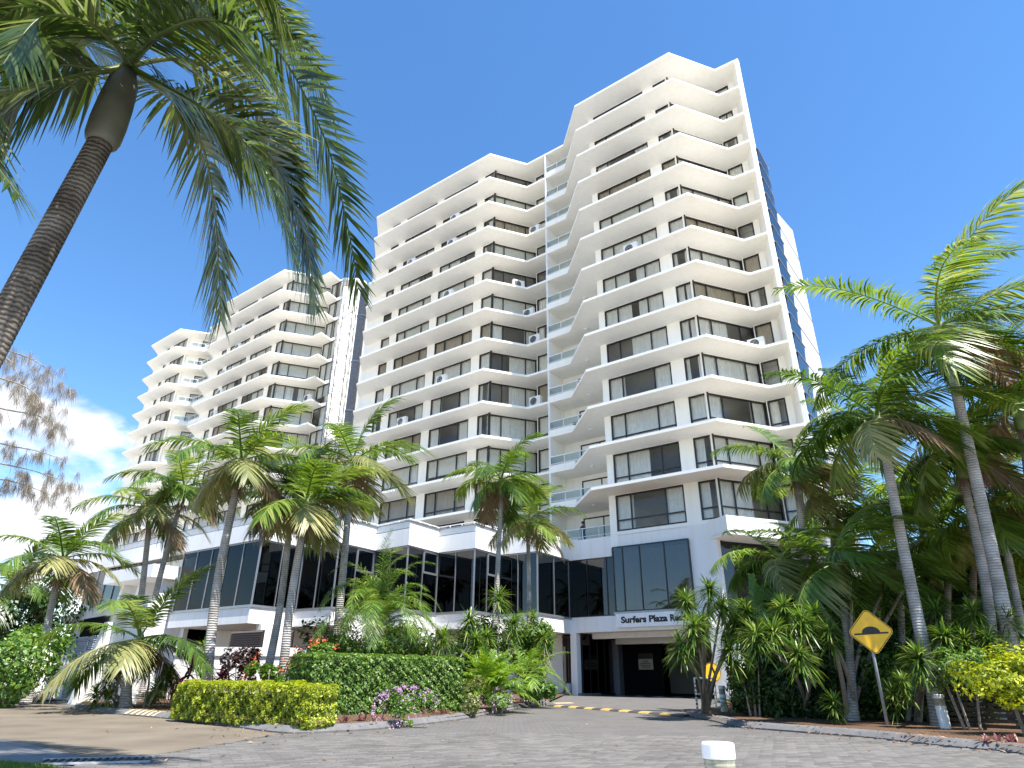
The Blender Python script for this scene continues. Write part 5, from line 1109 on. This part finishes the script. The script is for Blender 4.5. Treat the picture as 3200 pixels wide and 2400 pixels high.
for i, (px, py, y, r, lab) in enumerate([(2530, 2000, 24, (2.2, 1.0, 2.2), 'deep green tree mass behind the corner of the tower base'), (2760, 1990, 25, (2.4, 1.0, 2.4), 'deep green tree mass behind the middle of the grove'), (2990, 1950, 25, (2.5, 1.0, 2.6), 'deep green tree mass behind the slat fence'), (3220, 1880, 24, (2.5, 1.0, 2.8), 'deep green tree mass at the end of the grove')]):
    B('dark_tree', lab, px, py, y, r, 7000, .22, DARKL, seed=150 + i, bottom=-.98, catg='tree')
# banana-like plant with broad leaves
def banana():
    rng = np.random.default_rng(9); b = np.array([*D(2390, 2180, 19.5)[:2], .06]); t = thing('banana_plant', b, 'broad leaved banana like plant beside the lobby recess', 'plant')
    for k, (px, py, up_) in enumerate([(2350, 1800, 0), (2400, 1830, 0), (2440, 1900, 0), (2370, 1890, 0), (2330, 1930, 0)]):
        tip = D(px, py, 19.5 + rng.normal(0, .4)); st = b + np.array([rng.normal(0, .1), rng.normal(0, .1), 0]); cv = crom([st, st * .45 + tip * .55 + [0, 0, .3], tip], 8); m = MB(); m.tube(cv[:10], np.linspace(.05, .025, 10), 6); m.build('stalk', SHAFT, t, True)
        V, F, s = frond_parts(cv, 60, .42, .11, .3, (.02, 0, 0), rng, .5, .02, .2, .1, 3); link('leaf_blade', npmesh('leaf_blade', V, F, GREENL, np.clip(s * .4 + .2, 0, 1), o=b), t)
banana()

# ------------------------------------------------------------------ bollards, signs, fence, road furniture
def bollard(label, c, h, r, lamp=True):
    t = thing('bollard_light', c, label, 'bollard', 'white bollard lights'); n = 32
    m = MB(); m.lathe(c, [(r * 1.0, -.02), (r, 0), (r, h * .66), (r * .97, h * .665)], n); m.build('post', PIPEW, t, True)
    m = MB(); m.lathe((c[0], c[1], c[2] + h * .665), [(r * .95, 0)] + [(r * (.985 if k % 2 else .95), h * .02 * (k + 1)) for k in range(10)] + [(r * .95, h * .215)], n); m.build('lens', LENS, t)
    m = MB(); m.lathe((c[0], c[1], c[2] + h * .66), [(r * .5, 0), (r * .5, h * .2)], 16); m.build('lamp_core', flat('lamp_core', (.6, .52, .33), .6, .3), t)
    m = MB(); m.lathe((c[0], c[1], c[2] + h * .875), [(r * 1.02, 0), (r * 1.04, h * .01), (r * 1.04, h * .11), (r * .98, h * .125)], n); m.build('cap', PIPEW, t)
    return t
bb = D(2243, 2330, 3.95); bollard('white bollard light with ribbed amber lens out on the pavers', (bb[0], bb[1], 0), .60, .083)
q = G(2959, 2291); bollard('white bollard light in the mulch beside the slat fence', (q[0], q[1], .06), .64, .10)
q = G(2265, 2234); bollard('white bollard light at the garage corner of the bed', (q[0], q[1], .06), .72, .095)
q = G(1318, 2240); bollard('bollard light half hidden behind the pink flowering bush', (q[0], q[1] + 1.2, .08), .75, .10)
q = G(17, 2188); bollard('white bollard post beside the leafy shrub at the lane', (q[0], q[1], .04), .66, .11)

def plate(name, poly, fr, y0, y1, mat, parent):
    m = MB(); n = len(poly); m.add([fr((x, y0, z)) for x, z in poly] + [fr((x, y1, z)) for x, z in poly], [tuple(range(n)), tuple(range(n, 2 * n))[::-1]] + [(i, (i + 1) % n, (i + 1) % n + n, i + n) for i in range(n)]); return m.build(name, mat, parent)
def hump_sign():
    b = G(2774, 2270, .06); t = thing('hump_sign', b, 'yellow diamond road hump sign on a grey pole in the grove', 'sign')
    top = D(2712, 1975, b[1] + .05); ph = D(2724, 2020, b[1])
    m = MB(); m.tube([b - [0, 0, .1], ph, ph + (ph - b) * .12], .032, 12); m.build('pole', STEEL, t, True)
    c = D(2721.5, 1974, b[1] - .06); s = .495
    ax = np.array([.985, -.17]); ax /= np.hypot(*ax); ny = np.array([-ax[1], ax[0]])
    roll = .055
    def fr(p): x = p[0] * math.cos(roll) - p[2] * math.sin(roll); z = p[0] * math.sin(roll) + p[2] * math.cos(roll); return (c[0] + ax[0] * x + ny[0] * p[1], c[1] + ax[1] * x + ny[1] * p[1], c[2] + z)
    def dia(k, r=.10):
        o = []
        for a in (0, 90, 180, 270):
            A = rad(a); cx, cz = math.cos(A) * (k - r * 1.414), math.sin(A) * (k - r * 1.414)
            o += [(cx + r * math.cos(A + q), cz + r * math.sin(A + q)) for q in (-.785, -.39, 0, .39, .785)]
        return o
    plate('plate', dia(s), fr, .0, .012, YELLOW, t)
    a, b2 = dia(s - .018, .085), dia(s - .036, .075); m = MB(); n = len(a); m.add([fr((x, -.003, z)) for x, z in a] + [fr((x, -.003, z)) for x, z in b2], [(i, (i + 1) % n, (i + 1) % n + n, i + n) for i in range(n)]); m.build('border', BLACK, t)
    arc = [(.19 * math.cos(u), -.02 + .13 * math.sin(u)) for u in np.linspace(0, math.pi, 18)]
    plate('hump_symbol', [(.36, -.055), (.36, -.02)] + arc + [(-.36, -.02), (-.36, -.055)][0:2] if False else [(-.36, -.055), (.36, -.055), (.36, -.02)] + arc + [(-.36, -.02)], fr, -.004, -.001, BLACK, t)
    for z in (.27, -.30): m = MB(); m.tube([fr((0, -.008, z)), fr((0, .0, z))], .014, 8); m.build('bolt', STEEL, t)
    m = MB(); m.box(-.2, .2, .013, .03, .2, .24, fr); m.box(-.2, .2, .013, .03, -.26, -.22, fr); m.box(-.02, .02, .013, .028, -.27, .25, fr); m.build('bracket', STEEL, t)
hump_sign()
def round_sign():
    b = efr((-2.15, -.5, 0)); c = D(2225, 2101, b[1] - .1); t = thing('pedestrian_sign', (c[0], c[1], c[2]), 'round yellow pedestrian sign with black walking legs on the garage column', 'sign'); r = .48
    fr = lambda p: (c[0] + pA[0] * p[0] * .0 + p[0], c[1] + p[1], c[2] + p[2]); ci = lambda k: [(k * math.cos(a), k * math.sin(a)) for a in np.linspace(0, 6.2832, 28, endpoint=False)]
    plate('disc', ci(r), fr, 0, .012, YELLOW, t)
    a, b2 = ci(r - .01), ci(r - .04); m = MB(); n = len(a); m.add([fr((x, -.004, z)) for x, z in a] + [fr((x, -.004, z)) for x, z in b2], [(i, (i + 1) % n, (i + 1) % n + n, i + n) for i in range(n)]); m.build('border', BLACK, t)
    plate('leg_symbol', [(-.02, .26), (.08, .26), (.26, -.22), (.15, -.26)], fr, -.006, -.002, BLACK, t); plate('leg_symbol', [(-.02, .26), (.08, .26), (-.14, -.26), (-.25, -.20)], fr, -.008, -.003, BLACK, t)
    m = MB(); m.box(-.03, .03, .012, .25, -.9, .3, fr); m.build('bracket', STEEL, t)
round_sign()
def barrier():
    b = G(2180, 2222); t = thing('hand_rail', b, 'small white metal barrier with black and yellow striped post at the garage corner', 'barrier')
    d = np.array([.94, .34]); w = .75; P = lambda u, z: (b[0] + d[0] * u, b[1] + d[1] * u, z)
    for k, u in enumerate((0, w)): m = MB(); m.tube([P(u, 0), P(u, 1.0)], .03, 8); m.build('post', WMETAL, t)
    for z in (.98, .5): m = MB(); m.tube([P(0, z), P(w, z)], .028, 8); m.build('rail', WMETAL, t)
    for k in range(7): m = MB(); m.lathe((b[0], b[1] - .002, .06 + k * .12), [(.036, 0), (.036, .06)], 10); m.build('stripe', RUBBER if k % 2 else KYEL, t)
barrier()
def hump_strip():
    a, e = G(1722, 2207), G(2150, 2240); t = thing('speed_hump', a, 'black rubber speed hump with yellow blocks across the garage entry', 'speed hump'); d = (e - a)[:2]; L = np.hypot(*d); d /= L; nn = np.array([-d[1], d[0]]); n = 15
    for k in range(n):
        u0, u1 = L * k / n, L * (k + 1) / n - .01; m = MB(); pr_ = [(-.2, .008), (-.15, .045), (-.05, .06), (.05, .06), (.15, .045), (.2, .008)]
        vs = [(*(a[:2] + d * u + nn * y), z) for u in (u0, u1) for y, z in pr_]; m.add(vs, [(i, i + 1, i + 7, i + 6) for i in range(5)] + [(0, 1, 2, 3, 4, 5), (6, 7, 8, 9, 10, 11)]); m.build('block', KYEL if k % 2 == 1 else RUBBER, t)
hump_strip()
# painted stripes: kerb ramps and garage crossing
def stripes(name, pts, z, mat, parent=None):
    o = MB(); o.add([(p[0], p[1], z) for p in pts], [(0, 1, 2, 3)]); me = o.mesh(name, mat)
    if me.polygons[0].normal.z < 0: me.flip_normals()
    ob = link(name, me, parent); return ob
for k in range(6):
    i0 = 6.3 + k * .36; m = MB(); vs = []
    for q in (i0, i0 + .17):
        i = int(q); f = q - i; p = lk[i] * (1 - f) + lk[i + 1] * f; d = lk[i + 1] - lk[i]; d = d / np.hypot(*d); nq = np.array([-d[1], d[0]])
        for u, z in ((-.006, .034), (.094, .106), (.148, .126), (.305, .126)): vs.append((*(p + nq * u + d * u * .5), z))
    m.add(vs, [(j, j + 4, j + 5, j + 1) for j in range(3)]); m.build('painted_stripe', STRIPE, kerb_l)
for k in range(6):
    a = G(1738 + k * 9.5, 2199 - k * .2, .005); o = stripes('painted_stripe', [a[:2], a[:2] + [.16, .02], a[:2] + [.06, .9], a[:2] + [-.10, .9]], .010, STRIPE, drive)
gfl = bpy.data.objects['garage_floor']
WLINE = flat('white_line', (.62, .62, .60), .7, .3, .15, 8)
for k in range(6):
    u = -10.0 + k * 1.25; o = stripes('crossing_stripe', [efr((u, 1.9, 0))[:2], efr((u + .75, 1.6, 0))[:2], efr((u + .75, 2.3, 0))[:2], efr((u, 2.6, 0))[:2]], .012, WLINE, gfl)
# drain grate in the near left corner
def grate():
    c = G(300, 2384); t = thing('drain_grate', c, 'steel drain grate set in the concrete edge of the lane', 'drain grate'); fr = lambda p: (c[0] + .94 * p[0] - .34 * p[1], c[1] + .34 * p[0] + .94 * p[1], p[2])
    m = MB(); m.box(-.55, .55, -.25, .25, .012, .018, fr); m.build('pit', BLACK, t)
    for k in range(15): m = MB(); u = -.52 + k * .074; m.box(u - .014, u + .014, -.24, .24, .018, .032, fr); m.build('bar', RUBBER, t)
    for y in (-.25, .25): m = MB(); m.box(-.57, .57, y - .025, y + .025, .016, .034, fr); m.build('frame', STEEL, t)
grate()
# slat fence behind the right bollard
def fence():
    a, e = G(2960, 2250), G(3130, 2258); a, e = D(2950, 2240, 14.6), D(3330, 2240, 13.2); t = thing('slat_fence', (a[0], a[1], .06), 'low dark fence of horizontal slats with bright gaps behind the golden shrub', 'fence'); d = (e - a)[:2]; L = np.hypot(*d); d /= L; nn = np.array([-d[1], d[0]]); fr = lambda p: (*(a[:2] + d * p[0] + nn * p[1]), p[2])
    for k in range(9): m = MB(); z = .12 + k * .095; m.box(0, L, 0, .02, z, z + .062, fr); m.build('slat', DSLAT, t)
    for u in (.05, L * .33, L * .66, L - .05): m = MB(); m.box(u - .03, u + .03, .02, .07, 0, 1.0, fr); m.build('post', BRN, t)
fence()
# ash bin at the entrance column
c = efr((-11.95, -.35, .13)); t = thing('waste_bin', c, 'small steel bin standing beside the entrance column', 'bin')
m = MB(); m.lathe(c, [(.14, 0), (.16, .02), (.16, .55), (.15, .56)], 18); m.build('body', STEEL, t, True); m = MB(); m.lathe((c[0], c[1], c[2] + .56), [(.17, 0), (.17, .05), (.08, .09)], 18); m.build('lid', BLACK, t, True)
# person on the lowest balcony
def person():
    f = at('W', pA, nA, 4.3, .9); z = cap(13); t = thing('person', (f[0], f[1], z), 'person in a dark top leaning on the lowest balcony rail', 'person')
    J = [(0, 0, .95), (0, -.02, 1.15), (0, -.05, 1.38), (0, -.05, 1.48), (0, -.07, 1.56), (0, -.08, 1.66), (-.09, 0, .90), (-.10, -.02, .50), (-.10, .02, .06), (-.10, -.12, .03), (.09, 0, .90), (.10, -.02, .50), (.10, .02, .06), (.10, -.12, .03), (-.18, -.05, 1.38), (-.24, -.10, 1.12), (-.12, -.34, 1.06), (.18, -.05, 1.38), (.24, -.10, 1.12), (.12, -.34, 1.06)]
    Rr = [.14, .13, .13, .055, .075, .085, .10, .07, .05, .04, .10, .07, .05, .04, .06, .045, .035, .06, .045, .035]
    Ed = [(0, 1), (1, 2), (2, 3), (3, 4), (4, 5), (0, 6), (6, 7), (7, 8), (8, 9), (0, 10), (10, 11), (11, 12), (12, 13), (2, 14), (14, 15), (15, 16), (2, 17), (17, 18), (18, 19)]
    me = bpy.data.meshes.new('body'); me.from_pydata([(x * pA[0] + y * nA[0], x * pA[1] + y * nA[1], zz) for x, y, zz in J], Ed, []); ob = bpy.data.objects.new('tmp_body', me); C.objects.link(ob)
    md = ob.modifiers.new('s', 'SKIN'); sv = me.skin_vertices[0].data
    for k, r_ in enumerate(Rr): sv[k].radius = (r_, r_ * .8)
    sv[0].use_root = True; ob.modifiers.new('u', 'SUBSURF').levels = 1
    dg = bpy.context.evaluated_depsgraph_get(); m2 = bpy.data.meshes.new_from_object(ob.evaluated_get(dg)); bpy.data.objects.remove(ob); m2.materials.clear(); m2.materials.append(CLOTH); m2.materials.append(SKIN)
    for p in m2.polygons:
        p.use_smooth = True; c_ = p.center
        if c_.z > 1.46 or (abs(c_.z - 1.07) < .07 and (c_.x * nA[0] + c_.y * nA[1]) < -.2): p.material_index = 1
    o = link('body', m2, t)
    m = MB(); hx = (-.08 * nA[0], -.08 * nA[1]); m.lathe((hx[0] + f[0] + .02 * nA[0], hx[1] + f[1] + .02 * nA[1], z + 1.60), [(.085, 0), (.105, .06), (.10, .12), (.06, .165), (.01, .18)], 14); m.build('hair', HAIR, t, True)
person()

# fallen leaves on the paving and mulch
def litter():
    rng = np.random.default_rng(33); P_ = []
    for line, k in ((lk, 500), (rk[:-2], 500)):
        L_ = np.array(line); i = rng.integers(0, len(L_) - 1, k); t_ = rng.random(k)[:, None]; q = L_[i] * (1 - t_) + L_[i + 1] * t_; off = np.abs(rng.normal(0, .9, k)) * np.where(rng.random(k) < .35, -1, .8)
        P_.append(np.c_[q[:, 0], q[:, 1] + off, np.where(off > .25, .10, np.where(off > 0, .135, .022))])
    k = 70; P_.append(np.c_[rng.uniform(-7, 7, k), rng.uniform(8, 20, k), np.full(k, .024)])
    c = np.concatenate(P_); n = unit(np.c_[rng.normal(0, .25, len(c)), rng.normal(0, .25, len(c)), np.ones(len(c))]); V, F, s = leaves(c, n, .075, rng, .35, .3)
    o = link('leaf_litter', npmesh('leaf_litter', V, F, DEAD, s)); tag(o, 'scattered dry leaves on the mulch and paving edges', 'leaf litter', kind='stuff')
litter()
def chair(u, v, j, lab):
    p = at('W', pA, nA, u, v); z = cap(j); t = thing('balcony_chair', (p[0], p[1], z), lab, 'chair', 'dark chairs on the recessed balconies'); fr = lambda q: (*(p + pA * q[0] + nA * q[1]), z + q[2])
    m = MB(); m.box(-.24, .24, -.24, .24, .42, .46, fr); m.build('seat', BLACK, t); m = MB(); m.box(-.24, .24, .21, .25, .46, .95, fr); m.build('backrest', BLACK, t)
    for a in (-.22, .22):
        for b in (-.22, .22): m = MB(); m.box(a - .02, a + .02, b - .02, b + .02, 0, .42, fr); m.build('leg', BLACK, t)
for j in (3, 5, 6, 8, 10, 11): chair(3.4 + .5 * (j % 3), .7, j, 'dark chair behind the glass rail of the %s balcony below the tower roof' % {3: 'third', 5: 'fifth', 6: 'sixth', 8: 'eighth', 10: 'tenth', 11: 'eleventh'}[j])

def verge():
    rng = np.random.default_rng(3); pl = [G(*p)[:2] for p in [(-120, 2382), (0, 2391), (130, 2397), (215, 2406), (60, 2450), (-200, 2440)]]
    sheet('lawn_verge', [tuple(p) for p in pl], .016, flat('lawn', (.07, .13, .025), .95, .1, .4, 9, .5)); P_ = np.array(pl); n = 5000
    w = rng.dirichlet(np.ones(len(P_)) * .6, n); c = w @ P_; V, F, s = strips(np.c_[c, np.full(n, .015)], np.c_[rng.normal(0, .4, (n, 2)), np.ones(n)], rng.uniform(.03, .07, n), .008, rng.normal(size=(n, 3)), .3, 2, rng)
    tag(link('grass_blades', npmesh('grass_blades', V, F, BRIGHTL, s)), 'short green grass blades on the verge beside the drain grate', 'grass', kind='stuff')
verge()
